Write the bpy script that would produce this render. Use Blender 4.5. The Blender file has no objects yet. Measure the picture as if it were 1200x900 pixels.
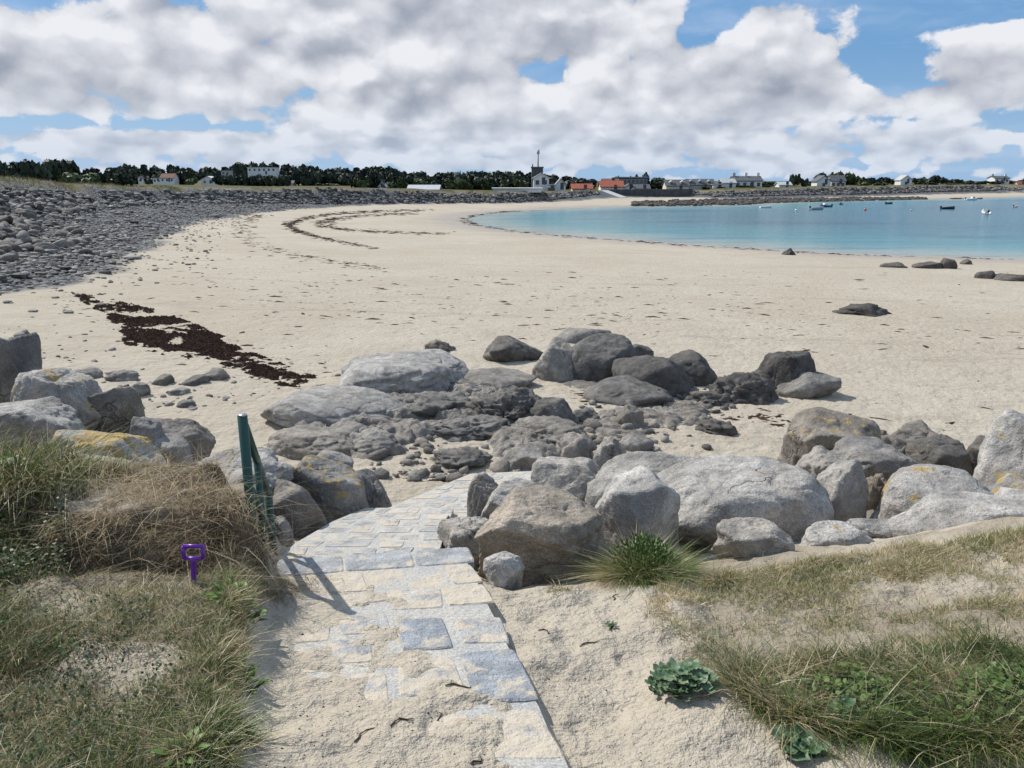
import bpy, math, random
import numpy as np
from mathutils import Vector
rnd = random.Random(7)
rng = np.random.default_rng(11)
SC = bpy.context.scene
COL = SC.collection

# ------------------------------------------------------------------ camera
EYE = 6.0
PITCH = math.radians(14.8)
FPX = 901.0
cam = bpy.data.cameras.new('camera')
cam.sensor_fit = 'HORIZONTAL'
cam.angle_x = 2 * math.atan(600 / FPX)
cam.clip_start = 0.05
cam.clip_end = 20000
camo = bpy.data.objects.new('camera', cam)
COL.objects.link(camo)
camo.location = (0, 0, EYE)
camo.rotation_euler = (math.pi / 2 - PITCH, 0, 0)
SC.camera = camo

def ray(px, py):
    u = (px - 600) / FPX
    v = (py - 450) / FPX
    return u, math.cos(PITCH) - v * math.sin(PITCH), -math.sin(PITCH) - v * math.cos(PITCH)

def at_y(px, py, Y):
    u, f, d = ray(px, py)
    t = Y / f
    return np.array([u * t, Y, EYE + d * t])

def at_z(px, py, z):
    u, f, d = ray(px, py)
    t = (EYE - z) / -d
    return np.array([u * t, f * t, z])

# ------------------------------------------------------------------ view, sun
SC.view_settings.view_transform = 'Standard'
SC.view_settings.look = 'None'
SC.view_settings.gamma = 1
SC.view_settings.exposure = 0.0
SC.view_settings.use_curve_mapping = False
SC.cycles.max_bounces = 6
SC.cycles.diffuse_bounces = 3
SC.cycles.glossy_bounces = 2
SC.cycles.transmission_bounces = 3
SUN_AZ = math.radians(49.6)      # left of straight ahead
SUN_EL = math.radians(45)
sl = bpy.data.lights.new('sun', 'SUN')
sl.energy = 5.0
sl.angle = math.radians(0.5)
sl.color = (1.0, 0.955, 0.88)
so = bpy.data.objects.new('sun', sl)
COL.objects.link(so)
SUN_DIR = Vector((-math.sin(SUN_AZ) * math.cos(SUN_EL), math.cos(SUN_AZ) * math.cos(SUN_EL), math.sin(SUN_EL)))
so.rotation_euler = SUN_DIR.to_track_quat('Z', 'Y').to_euler()
so.location = SUN_DIR * 50

# ------------------------------------------------------------------ node helpers
class NT:
    def __init__(self, tree):
        self.t = tree
        self.n = tree.nodes
        self.l = tree.links
    def node(self, typ, **kw):
        n = self.n.new(typ)
        for k, v in kw.items():
            setattr(n, k, v)
        return n
    def put(self, sock, v):
        if hasattr(v, 'is_output'):
            self.l.new(v, sock)
        elif v is not None:
            if sock.type == 'RGBA' and not isinstance(v, (int, float)) and len(v) == 3:
                v = (*v, 1)
            sock.default_value = v
    def math(self, op, a, b=None, c=None, clamp=False):
        n = self.node('ShaderNodeMath', operation=op, use_clamp=clamp)
        self.put(n.inputs[0], a)
        if b is not None: self.put(n.inputs[1], b)
        if c is not None: self.put(n.inputs[2], c)
        return n.outputs[0]
    def vmath(self, op, a, b=None):
        n = self.node('ShaderNodeVectorMath', operation=op)
        self.put(n.inputs[0], a)
        if b is not None: self.put(n.inputs[1], b)
        return n.outputs[1] if op in ('LENGTH', 'DOT_PRODUCT') else n.outputs[0]
    def noise(self, vec, scale, detail=4, rough=0.55, dist=0.0, out=0):
        n = self.node('ShaderNodeTexNoise')
        if vec is not None: self.l.new(vec, n.inputs['Vector'])
        n.inputs['Scale'].default_value = scale
        n.inputs['Detail'].default_value = detail
        n.inputs['Roughness'].default_value = rough
        n.inputs['Distortion'].default_value = dist
        return n.outputs[out]
    def ramp(self, v, lo, hi, a=0.0, b=1.0, smooth=True):
        n = self.node('ShaderNodeMapRange', interpolation_type='SMOOTHSTEP' if smooth else 'LINEAR')
        self.put(n.inputs[0], v)
        n.inputs[1].default_value = lo; n.inputs[2].default_value = hi
        n.inputs[3].default_value = a; n.inputs[4].default_value = b
        return n.outputs[0]
    def mix(self, f, a, b, blend='MIX'):
        n = self.node('ShaderNodeMix', data_type='RGBA', blend_type=blend)
        self.put(n.inputs[0], f)
        self.put(n.inputs[6], a); self.put(n.inputs[7], b)
        return n.outputs[2]
    def attr(self, name, typ='GEOMETRY', out='Fac'):
        n = self.node('ShaderNodeAttribute', attribute_name=name, attribute_type=typ)
        return n.outputs[out]
    def bump(self, h, strength, dist, normal=None):
        n = self.node('ShaderNodeBump')
        n.inputs['Strength'].default_value = strength
        n.inputs['Distance'].default_value = dist
        self.l.new(h, n.inputs['Height'])
        if normal is not None: self.l.new(normal, n.inputs['Normal'])
        return n.outputs[0]

def new_mat(name):
    m = bpy.data.materials.new(name)
    m.use_nodes = True
    nt = NT(m.node_tree)
    b = m.node_tree.nodes['Principled BSDF']
    return m, nt, b

def plain(name, col, rough=0.6, metal=0.0, var=0.12, vscale=8.0, spec=0.3):
    m, nt, b = new_mat(name)
    tc = nt.node('ShaderNodeTexCoord').outputs['Object']
    f = nt.noise(tc, vscale, 5, 0.6)
    k = nt.ramp(f, 0.3, 0.7, 1 - var, 1 + var)
    c = nt.mix(1.0, (*col, 1), k, 'MULTIPLY')
    nt.l.new(c, b.inputs['Base Color'])
    b.inputs['Roughness'].default_value = rough
    b.inputs['Metallic'].default_value = metal
    b.inputs['Specular IOR Level'].default_value = spec
    return m

# ------------------------------------------------------------------ world sky with clouds
W = bpy.data.worlds.new('World')
SC.world = W
W.use_nodes = True
def build_world():
    nt = NT(W.node_tree)
    for n in list(nt.n): nt.n.remove(n)
    STR = 0.1
    out = nt.node('ShaderNodeOutputWorld')
    bg = nt.node('ShaderNodeBackground')
    bg.inputs['Strength'].default_value = STR
    nt.l.new(bg.outputs[0], out.inputs[0])
    sky = nt.node('ShaderNodeTexSky', sky_type='NISHITA')
    sky.sun_disc = False
    sky.sun_elevation = SUN_EL
    sky.sun_rotation = -SUN_AZ
    sky.air_density = 1.0; sky.dust_density = 0.6; sky.ozone_density = 1.5
    d = nt.node('ShaderNodeTexCoord').outputs['Generated']
    sep = nt.node('ShaderNodeSeparateXYZ'); nt.l.new(d, sep.inputs[0])
    z = sep.outputs[2]
    zc = nt.math('MAXIMUM', z, 0.0)
    def pxdir(px, py):
        u, f, dn = ray(px, py)
        v = Vector((u, f, dn)); v.normalize(); return v
    def blob(px, py, rx, ry, soft=1.0):
        c = pxdir(px, py)
        s = nt.vmath('SUBTRACT', d, tuple(c))
        s = nt.vmath('MULTIPLY', s, (FPX * .96 / rx, FPX * .96 / rx, FPX * .96 / ry))
        return nt.ramp(nt.vmath('LENGTH', s), 1.35, 0.15, 0, soft)
    def total(lst):
        acc = None
        for b in lst:
            v = blob(*b)
            acc = v if acc is None else nt.math('ADD', acc, v)
        return acc
    pos = [(950, 45, 90, 52, .6), (850, 112, 150, 50, .65), (940, 100, 90, 36, .3), (860, 172, 220, 22, .3), (1150, 82, 75, 48, .7), (1095, 120, 75, 28, .45),
           (310, 35, 300, 70, .45), (490, 85, 240, 85, .45), (90, 85, 170, 65, .5), (630, 20, 180, 45, .6), (600, 135, 170, 45, .4),
           (470, 170, 320, 28, .3), (1120, 168, 130, 20, .35), (150, 163, 120, 13, .35), (150, 184, 160, 9, .3), (720, 192, 300, 14, .25)]
    neg = [(1050, 82, 120, 24, .5), (1000, 140, 70, 18, .2), (828, 18, 42, 26, .5), (1095, 20, 125, 32, .45), (120, 146, 170, 11, .4),
           (92, 42, 34, 14, .4), (1130, 142, 100, 12, .3), (460, 66, 18, 12, .3), (705, 85, 55, 26, .22)]
    lay = nt.math('SUBTRACT', total(pos), total(neg))
    hi = nt.ramp(z, 0.03, 0.10)
    def voro(vec, s):
        v = nt.node('ShaderNodeTexVoronoi', feature='F1')
        v.inputs['Scale'].default_value = s
        nt.l.new(vec, v.inputs['Vector'])
        return nt.math('SUBTRACT', .62, v.outputs['Distance'])
    warp = nt.vmath('MULTIPLY', nt.vmath('SUBTRACT', nt.noise(nt.vmath('MULTIPLY', d, (30, 30, 40)), 1, 4, .6, out=1), (.5, .5, .5)), (.020, .020, .014))
    dw = nt.vmath('ADD', d, warp)
    def field(dv, k, zs):
        a = nt.noise(nt.vmath('MULTIPLY', dv, (k, k, k * zs)), 1.0, 2, 0.5, 0.1)
        e = nt.vmath('MULTIPLY', dv, (1, 1, zs * .8))
        return nt.math('ADD', nt.math('MULTIPLY', a, 1.15), nt.math('MULTIPLY', voro(e, k * 1.9), .34))
    def both(dv):
        m = nt.node('ShaderNodeMix', data_type='FLOAT')
        nt.put(m.inputs[0], hi); nt.put(m.inputs[2], field(dv, 16, 2.6)); nt.put(m.inputs[3], field(dv, 8.5, 1.8))
        return m.outputs[0]
    n0 = both(dw)
    # the same cloud a little way towards the light: how much of it stands between here and the sun
    n1 = both(nt.vmath('ADD', dw, (-0.014, 0.0, 0.024)))
    puff = voro(nt.vmath('MULTIPLY', dw, (1, 1, 1.5)), 34)
    n0 = nt.math('ADD', n0, nt.math('MULTIPLY', puff, .17))
    n1 = nt.math('ADD', n1, .055)
    fine = nt.math('SUBTRACT', nt.noise(nt.vmath('MULTIPLY', dw, (60, 60, 85)), 1, 6, .66), .5)
    dens = nt.math('ADD', nt.math('MULTIPLY', nt.math('SUBTRACT', n0, 0.60), 1.7), nt.math('MULTIPLY', lay, 0.85))
    dens = nt.math('ADD', dens, nt.math('MULTIPLY', fine, .46))
    dens = nt.math('ADD', dens, -0.08)
    cover = nt.ramp(dens, -0.03, 0.15)
    thick = nt.ramp(dens, 0.1, 0.9)
    grad = nt.math('MULTIPLY', nt.math('SUBTRACT', n0, n1), 2.5)
    darks = total([(10, 25, 60, 60, .9), (140, 115, 160, 18, .8), (480, 78, 100, 28, .6), (600, 92, 110, 34, .75), (635, 12, 190, 26, 1.1),
                   (885, 98, 95, 28, 1.0), (850, 150, 120, 11, .6), (400, 108, 110, 16, .6), (560, 148, 170, 9, .4), (1150, 122, 70, 10, .45)])
    lit = nt.math('ADD', 0.80, grad)
    lit = nt.math('SUBTRACT', lit, nt.math('MULTIPLY', thick, 0.16))
    lit = nt.math('ADD', lit, nt.math('MULTIPLY', fine, .6))
    lit = nt.math('ADD', lit, nt.math('MULTIPLY', puff, .22))
    lit = nt.math('SUBTRACT', lit, nt.math('MULTIPLY', nt.math('MULTIPLY', darks, 0.30), nt.ramp(n0, .45, .75, .55, 1.1)))
    lit = nt.math('MULTIPLY', nt.ramp(lit, -.45, 1.1, 0, 1, False), 1.0, clamp=True)
    lit = nt.math('POWER', lit, 1.35)
    dark = tuple(v / STR for v in (0.31, 0.345, 0.425))
    brite = tuple(v / STR for v in (0.86, 0.87, 0.91))
    cc = nt.mix(lit, dark, brite)
    # far cloud sinks into pale air near the horizon
    air = nt.ramp(zc, 0.0, 0.11, 0.62, 0.0)
    cc = nt.mix(air, cc, tuple(v / STR for v in (0.55, 0.65, 0.80)))
    clear = nt.mix(0.7, sky.outputs[0], tuple(v / STR for v in (0.10, 0.32, 0.66)))
    clear = nt.mix(nt.ramp(zc, 0.0, 0.15, 0.55, 0.0), clear, tuple(v / STR for v in (0.42, 0.62, 0.86)))
    veil = nt.noise(nt.vmath('MULTIPLY', dw, (4, 4, 22)), 1.0, 5, 0.6, 0.5)
    clear = nt.mix(nt.ramp(veil, .42, .72, 0.05, 0.55), clear, tuple(v / STR for v in (0.50, 0.63, 0.84)))
    colr = nt.mix(nt.math('MULTIPLY', cover, 0.97), clear, cc)
    nt.l.new(colr, bg.inputs['Color'])
build_world()

# ------------------------------------------------------------------ numpy noise
def _h(ix, iy, iz, s):
    h = (ix.astype(np.int64) * 374761393 + iy.astype(np.int64) * 668265263 + iz.astype(np.int64) * 2147483647 + s * 1274126177) & 0xFFFFFFFF
    h = ((h ^ (h >> 13)) * 1274126177) & 0xFFFFFFFF
    h = ((h ^ (h >> 16)) * 2246822519) & 0xFFFFFFFF
    return ((h ^ (h >> 15)) & 0xFFFF) / 32767.5 - 1.0

def noise3(p, s=0):
    i = np.floor(p).astype(np.int64); f = p - i
    f = f * f * f * (f * (f * 6 - 15) + 10)
    x, y, z = i[:, 0], i[:, 1], i[:, 2]
    fx, fy, fz = f[:, 0], f[:, 1], f[:, 2]
    def L(a, b, t): return a + (b - a) * t
    c = [[[ _h(x + a, y + b, z + c_, s) for c_ in (0, 1)] for b in (0, 1)] for a in (0, 1)]
    return L(L(L(c[0][0][0], c[1][0][0], fx), L(c[0][1][0], c[1][1][0], fx), fy),
             L(L(c[0][0][1], c[1][0][1], fx), L(c[0][1][1], c[1][1][1], fx), fy), fz)

def noise2(x, y, s=0):
    x = np.asarray(x, float); y = np.asarray(y, float)
    ix = np.floor(x).astype(np.int64); iy = np.floor(y).astype(np.int64)
    fx = x - ix; fy = y - iy
    fx = fx * fx * fx * (fx * (fx * 6 - 15) + 10); fy = fy * fy * fy * (fy * (fy * 6 - 15) + 10)
    z = np.zeros_like(ix)
    a = _h(ix, iy, z, s); b = _h(ix + 1, iy, z, s); c = _h(ix, iy + 1, z, s); d = _h(ix + 1, iy + 1, z, s)
    return (a + (b - a) * fx) * (1 - fy) + (c + (d - c) * fx) * fy

def fbm2(x, y, o=4, s=0, g=0.5):
    a = 1.0; t = 0.0; n = 0.0
    for k in range(o):
        t = t + a * noise2(x * 2 ** k + 17.3 * k, y * 2 ** k - 9.1 * k, s + k); n += a; a *= g
    return t / n

def fbm3(p, o=4, s=0, g=0.5):
    a = 1.0; t = 0.0; n = 0.0
    for k in range(o):
        t = t + a * noise3(p * 2 ** k + 13.7 * k, s + k); n += a; a *= g
    return t / n

def ss(a, b, x):
    t = np.clip((np.asarray(x, float) - a) / (b - a), 0, 1)
    return t * t * (3 - 2 * t)

# ------------------------------------------------------------------ terrain functions
def poly_sd(x, y, P):
    """signed distance to closed polygon P (positive inside), plus nearest edge index and t"""
    x = np.asarray(x, float); y = np.asarray(y, float)
    P = np.asarray(P, float); n = len(P)
    best = np.full(x.shape, 1e18); bi = np.zeros(x.shape, int); bt = np.zeros(x.shape)
    ins = np.zeros(x.shape, bool)
    for i in range(n):
        ax, ay = P[i]; bx, by = P[(i + 1) % n]
        dx, dy = bx - ax, by - ay
        t = np.clip(((x - ax) * dx + (y - ay) * dy) / (dx * dx + dy * dy + 1e-12), 0, 1)
        d2 = (x - ax - t * dx) ** 2 + (y - ay - t * dy) ** 2
        m = d2 < best
        best = np.where(m, d2, best); bi = np.where(m, i, bi); bt = np.where(m, t, bt)
        if ay != by:
            c = ((ay > y) != (by > y)) & (x < (bx - ax) * (y - ay) / (by - ay) + ax)
            ins ^= c
    d = np.sqrt(best)
    return np.where(ins, d, -d), bi, bt

WL_PX = [(1200, 302.5), (1100, 300), (1000, 297), (900, 291.5), (800, 285.5), (700, 278), (640, 273.5), (600, 269.5), (570, 265.5), (552, 261.5), (546, 257.5),
         (556, 253), (575, 250), (600, 248), (640, 245.5), (700, 242.6), (760, 242), (840, 241), (870, 240), (900, 237.8), (1000, 235.6), (1110, 233), (1200, 231)]
def smooth_line(P, it=2):
    P = [np.array(p, float) for p in P]
    for _ in range(it):
        Q = [P[0]]
        for a, b in zip(P[:-1], P[1:]):
            Q += [a * .75 + b * .25, a * .25 + b * .75]
        Q.append(P[-1]); P = Q
    return [tuple(p) for p in P]
WLINE = smooth_line([tuple(at_z(px, py, 0)[:2]) for px, py in WL_PX], 1)
SEA = [(900, -250), (300, 5), (120, 42)] + WLINE + [(330, 420), (700, 520), (2500, 900), (6000, 900), (6000, -250)]

def beach_z(x, y):
    d, _, _ = poly_sd(x, y, SEA)
    d = -d
    d = d + 2.2 * fbm2(np.asarray(x) / 22., np.asarray(y) / 22., 2, 5) * ss(4, 25, d)
    z = np.interp(d, [-60, -20, 0, 10, 30, 50, 70, 90, 112, 200], [-3.0, -1.4, 0, .33, .9, 1.5, 2.1, 2.62, 2.95, 3.1])
    return z

def march(px, py, fn, t0=1.0, t1=900):
    u, f, dn = ray(px, py)
    t = np.geomspace(t0, t1, 700)
    z = fn(u * t, f * t)
    below = (EYE + dn * t) < z
    if not below.any():
        k = len(t) - 1
    else:
        k = int(np.argmax(below))
    a = t[max(k - 1, 0)]; b = t[k]
    for _ in range(14):
        m = np.array([(a + b) / 2])
        if EYE + dn * m[0] < fn(u * m, f * m)[0]: b = m[0]
        else: a = m[0]
    return np.array([u * b, f * b, EYE + dn * b])

# foot of the boulder bank: pixel, shingle width, top height
FOOT_PX = [(-120, 372, 7, 7.3), (0, 343, 7, 7.2), (70, 333, 7, 7.1), (130, 322, 6.5, 7.0), (150, 305, 6.5, 7.0), (168, 290, 8, 7.5), (190, 276, 10, 7.3), (215, 265.5, 12, 6.6), (250, 257, 13, 5.75), (290, 250.5, 12, 5.2), (340, 246, 8, 4.9),
           (400, 241.5, 3, 4.6), (470, 239.3, 1, 4.3), (560, 238.5, .5, 3.75), (610, 238, .5, 3.55), (650, 236.5, 3, 3.3), (690, 234, 5, 3.1), (720, 231.5, 6, 3.0), (800, 231, 6, 3.1),
           (850, 233, 6, 3.4), (900, 232.5, 5, 3.6), (1000, 230.5, 5, 4.0), (1110, 227.5, 6, 4.2), (1200, 226, 7, 4.3)]
FOOT = []
for px, py, w, zt in FOOT_PX:
    p = march(px, py, beach_z)
    FOOT.append((p[0], p[1], w, zt))
F_PRE = [(-60, -400, 9, 5.9), (-45, -60, 9, 5.9), (-27, 8, 9, 5.9)]
F_POST = [(FOOT[-1][0] * 1.35, FOOT[-1][1] * 1.2, 7, 4.3), (800, 620, 7, 4.3), (2600, 1100, 7, 4.3), (6500, 1200, 7, 4.3), (6500, 7000, 7, 4.3), (-6500, 7000, 7, 5), (-6500, -400, 7, 5.9)]
FP = F_PRE + FOOT + F_POST
F_XY = [(a, b) for a, b, c, d in FP]
F_W = np.array([c for a, b, c, d in FP]); F_T = np.array([d for a, b, c, d in FP])

def bank(x, y):
    """signed distance behind the bank foot, shingle width, top height"""
    d, i, t = poly_sd(x, y, F_XY)
    n = len(F_W); j = (i + 1) % n
    return d, F_W[i] * (1 - t) + F_W[j] * t, F_T[i] * (1 - t) + F_T[j] * t

# slipway / path frame
def xl(y): return -0.77 - (np.minimum(y, 5.5) - 1.93) * 0.265
def xr(y): return 0.166 - (np.minimum(y, 5.5) - 1.93) * 0.235
def z1(y): return 4.30 - 0.13 * (np.clip(y, -1.5, 9) - 1.93)
def z2(y): return 3.95 - 0.22 * (y - 3.85)
def z3(y): return 3.60 - 0.20 * (y - 5.2)
S1 = [(-0.05, -1.0), (0.855, -1.0), (0.365, 1.1), (0.262, 1.55), (0.206, 1.75), (0.160, 1.97), (0.122, 2.10), (0.092, 2.26), (0.048, 2.42), (0.006, 2.62), (-0.028, 2.74), (-0.080, 2.98), (-0.135, 3.20), (-0.172, 3.38), (-0.222, 3.58), (-0.28, 3.83), (-1.22, 3.63), (-0.77, 1.93)]
S2 = [(-1.30, 3.6), (-0.30, 3.78), (-0.43, 4.08), (-0.44, 5.35), (-1.10, 5.35), (-1.24, 4.9), (-1.33, 4.3)]
S3 = [(-1.10, 5.2), (-0.35, 5.1), (0.25, 5.5), (0.42, 6.5), (0.30, 7.2), (-0.41, 7.02)]
BANKLINE = [(0.80, 3.2), (0.76, 2.62), (0.93, 2.25), (1.23, 2.06), (1.9, 1.95), (4, 1.85), (9, 1.6), (9, 9), (1.1, 9)]

def dune_z(x, y):
    x = np.asarray(x, float); y = np.asarray(y, float)
    zp = z1(np.minimum(y, 3.9))
    cover = 0.034 * ss(2.9, 1.9, y) - 0.006 * ss(2.5, 3.2, y) + 0.022 * fbm2(x * 3.1, y * 3.1, 3, 21) + 0.030 * ss(0.45, 0.0, x - xl(y)) * ss(3.7, 3.0, y) - .02 * ss(3.3, 3.6, y)
    cover = cover + 0.010 * fbm2(x * 12, y * 12, 3, 5)
    cover = cover - 0.050 * ss(.24, .04, xr(y) - x + .10 * fbm2(x * 4, y * 4, 3, 25)) * ss(1.2, 1.9, y)
    path = zp + cover
    # left turf and the dry hump
    left = 4.42 + 0.05 * ss(2.95, 2.6, y) + 0.04 * np.clip(-x - 1.0, 0, 3) - 0.02 * (y - 2) + 0.05 * fbm2(x * 1.6, y * 1.6, 3, 3)
    left = left + 0.16 * ss(-1.9, -2.7, x) * ss(1.8, 3.2, y)
    q = np.sqrt(((x + 1.72) / 0.72) ** 2 + ((y - 3.42) / 0.50) ** 2)
    left = left - 0.06 * ss(.5, .1, np.hypot((x + 1.45) / .6, (y - 2.92) / .18))
    left = left + 0.18 * ss(1.05, 0.62, q + 0.20 * fbm2(x * 4, y * 4, 3, 8) + .07 * fbm2(x * 13, y * 13, 2, 18))
    e = xl(y) - x + 0.05 * fbm2(x * 2.5 + 3, y * 3.5, 3, 14)
    h = path * (1 - ss(-0.02, 0.16, e)) + left * ss(-0.02, 0.16, e)
    # right side
    bd, _, _ = poly_sd(x, y, BANKLINE)
    bd = bd + 0.10 * fbm2(x * 2.2, y * 2.2, 3, 31)
    right = zp - 0.060 + 0.04 * fbm2(x * 3, y * 3, 3, 44) + 0.05 * ss(0.15, 1.1, x - xr(y)) + 0.05 * fbm2(x * 1.8, y * 1.8, 3, 41)
    crest = 4.03 + 0.11 * (np.clip(x, 0, 4) - 0.7) + 0.13 * (3.4 - np.clip(y, 1, 3.5)) + 0.05 * fbm2(x * 1.3, y * 1.3, 3, 47) + .02 * fbm2(x * 5, y * 5, 2, 49)
    w = ss(-0.10, 0.22, bd) 
    # soft rise to the right of the path in front of the boulders
    w2 = ss(0.45, 1.5, x - xr(y)) * ss(2.4, 3.0, y)
    w = np.maximum(w, w2 * 0.8)
    right = right * (1 - w) + crest * w
    m = ss(0.0, 0.05, x - xr(y))
    h = h * (1 - m) + right * m
    # fall to the beach
    yc = np.interp(x, [-9, -3.0, -2.4, -1.3, -1.15, -0.3, 0.0, 0.5, 1.5, 3, 9], [3.7, 3.75, 3.8, 3.75, 3.6, 3.6, 3.35, 3.4, 3.5, 3.6, 3.4])
    steep = np.interp(x, [-3, -1.3, -1.2, -0.3, 0.0, 9], [.42, .40, .45, .45, .42, .42])
    fall = np.maximum(0, y - yc)
    h = h - steep * (np.sqrt(fall ** 2 + 0.03) - 0.17) - 0.05 * ss(0, 2, fall)
    for S, zf in ((S2, z2), (S3, z3)):
        d, _, _ = poly_sd(x, y, S)
        k = ss(-0.25, 0.0, d)
        h = h * (1 - k) + np.minimum(h, zf(y) - 0.06) * k
    return h

def H(x, y, fine=True):
    x = np.asarray(x, float); y = np.asarray(y, float)
    zb = beach_z(x, y)
    d, w, zt = bank(x, y)
    dn = d + 1.2 * fbm2(x / 5., y / 5., 3, 77)
    zs = zb + 0.13 * np.clip(dn, 0, None) * (dn < w) + 0.13 * w * (dn >= w)
    zs = np.where(dn > w, zs + 0.62 * (dn - w), zs)
    zs = np.minimum(zs, zt + 0.25 * fbm2(x / 6., y / 6., 3, 91))
    z = np.where(dn > 0, np.maximum(zb, zs), zb)
    near = (np.abs(x) < 30) & (y < 14) & (y > -400)
    if near.any():
        zd = np.full(x.shape, -50.0)
        zd[near] = dune_z(x[near], y[near])
        k = 0.12
        hh = np.clip(0.5 + 0.5 * (zd - z) / k, 0, 1)
        z = z * (1 - hh) + zd * hh + k * hh * (1 - hh) * near
    if fine:
        r = np.hypot(x, y)
        sand = ss(40, 12, r) * (d < 0)
        a = fbm2(x * 3.2, y * 3.2, 3, 51)
        b = noise2(x * 8.5, y * 8.5, 57)
        z = z + sand * (0.016 * a - 0.022 * ss(0.15, 0.8, b) + .005 * noise2(x * 19, y * 19, 58))
        z = z + ss(60, 20, r) * 0.05 * fbm2(x / 1.7, y / 1.7, 2, 61) * (d < 0) * ss(3.5, 9, y)
    return z

GRID = {}
def Hq(x, y, fine=None):
    """height read back from the ground grid"""
    x = np.asarray(x, float); y = np.asarray(y, float)
    r = np.hypot(x, y); t = np.arctan2(x, y)
    i = np.interp(r, GRID['r'], np.arange(len(GRID['r']))); j = np.interp(t, GRID['t'], np.arange(len(GRID['t'])))
    i0 = np.minimum(i.astype(int), len(GRID['r']) - 2); j0 = np.minimum(j.astype(int), len(GRID['t']) - 2)
    a = i - i0; b = j - j0; Z = GRID['z']
    return (Z[i0, j0] * (1 - b) + Z[i0, j0 + 1] * b) * (1 - a) + (Z[i0 + 1, j0] * (1 - b) + Z[i0 + 1, j0 + 1] * b) * a
def H1(x, y): return float(Hq(np.array([x]), np.array([y]))[0])
def ground(px, py): return march(px, py, Hq, 0.8, 900)

# ------------------------------------------------------------------ mesh helpers
def mesh_np(name, V, F, smooth=True, attrs=None, mats=()):
    """V (n,3); F (m,k) array of one polygon size, or list of such arrays"""
    if isinstance(F, np.ndarray): F = [F]
    F = [f for f in F if len(f)]
    me = bpy.data.meshes.new(name)
    V = np.asarray(V, np.float32)
    me.vertices.add(len(V)); me.vertices.foreach_set('co', V.ravel())
    loops = np.concatenate([f.ravel() for f in F]).astype(np.int32)
    tot = np.concatenate([np.full(len(f), f.shape[1], np.int32) for f in F])
    st = np.concatenate([[0], np.cumsum(tot)[:-1]]).astype(np.int32)
    me.loops.add(len(loops)); me.loops.foreach_set('vertex_index', loops)
    me.polygons.add(len(tot)); me.polygons.foreach_set('loop_start', st); me.polygons.foreach_set('loop_total', tot)
    me.polygons.foreach_set('use_smooth', np.full(len(tot), smooth, bool))
    me.update(calc_edges=True)
    if attrs:
        for k, a in attrs.items():
            a = np.asarray(a, np.float32)
            if a.ndim == 1:
                at = me.attributes.new(k, 'FLOAT', 'POINT'); at.data.foreach_set('value', a)
            else:
                at = me.attributes.new(k, 'FLOAT_COLOR', 'POINT')
                if a.shape[1] == 3: a = np.concatenate([a, np.ones((len(a), 1), np.float32)], 1)
                at.data.foreach_set('color', a.ravel())
    for m in mats: me.materials.append(m)
    return me

def link(name, me, parent=None, loc=None, kind=None, label=None, cat=None, group=None):
    o = bpy.data.objects.new(name, me)
    COL.objects.link(o)
    if parent is not None: o.parent = parent
    if loc is not None: o.location = [float(v) for v in loc]
    tag(o, label, cat, group, kind)
    return o

def tag(o, label=None, cat=None, group=None, kind=None):
    if label: o['label'] = label
    if cat: o['category'] = cat
    if group: o['group'] = group
    if kind: o['kind'] = kind
    return o

def copy_to(o, loc=None, parent=None):
    c = o.copy(); COL.objects.link(c)
    if parent is not None: c.parent = parent
    if loc is not None: c.location = loc
    for ch in list(o.children): copy_to(ch, None, c)
    return c

class MB:
    """gathers boxes, bars and tubes into one mesh"""
    def __init__(self): self.v = []; self.f = []
    def add(self, V, F):
        k = len(self.v); self.v += [tuple(map(float, p)) for p in V]; self.f += [tuple(i + k for i in f) for f in F]
        return self
    def box(self, x0, x1, y0, y1, z0, z1):
        return self.add([(x0, y0, z0), (x1, y0, z0), (x1, y1, z0), (x0, y1, z0), (x0, y0, z1), (x1, y0, z1), (x1, y1, z1), (x0, y1, z1)],
                        [(3, 2, 1, 0), (4, 5, 6, 7), (0, 1, 5, 4), (1, 2, 6, 5), (2, 3, 7, 6), (3, 0, 4, 7)])
    def tube(self, pts, rad, n=12, caps=True):
        pts = [Vector(p) for p in pts]; m = len(pts)
        rads = rad if isinstance(rad, (list, tuple)) else [rad] * m
        V = []
        for i, p in enumerate(pts):
            d = (pts[min(i + 1, m - 1)] - pts[max(i - 1, 0)]).normalized()
            a = d.orthogonal().normalized(); b = d.cross(a)
            for k in range(n):
                t = 2 * math.pi * k / n
                V.append(p + (a * math.cos(t) + b * math.sin(t)) * rads[i])
        F = [(i * n + k, i * n + (k + 1) % n, (i + 1) * n + (k + 1) % n, (i + 1) * n + k) for i in range(m - 1) for k in range(n)]
        if caps: F += [tuple(range(n - 1, -1, -1)), tuple((m - 1) * n + k for k in range(n))]
        return self.add(V, F)
    def build(self, name, mat, parent=None, smooth=False, loc=None, bevel=0, **kw):
        me = bpy.data.meshes.new(name); me.from_pydata(self.v, [], self.f); me.update()
        if smooth: me.polygons.foreach_set('use_smooth', [True] * len(me.polygons))
        if mat: me.materials.append(mat)
        o = link(name, me, parent, loc, **kw)
        if bevel:
            b = o.modifiers.new('bevel', 'BEVEL'); b.width = bevel; b.segments = 2; b.limit_method = 'ANGLE'
        return o

def empty(name, loc, rz=0, **kw):
    o = bpy.data.objects.new(name, None); COL.objects.link(o)
    o.location = [float(v) for v in loc]; o.rotation_euler = (0, 0, rz); o.empty_display_size = 0.2
    tag(o, **kw); return o

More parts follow.
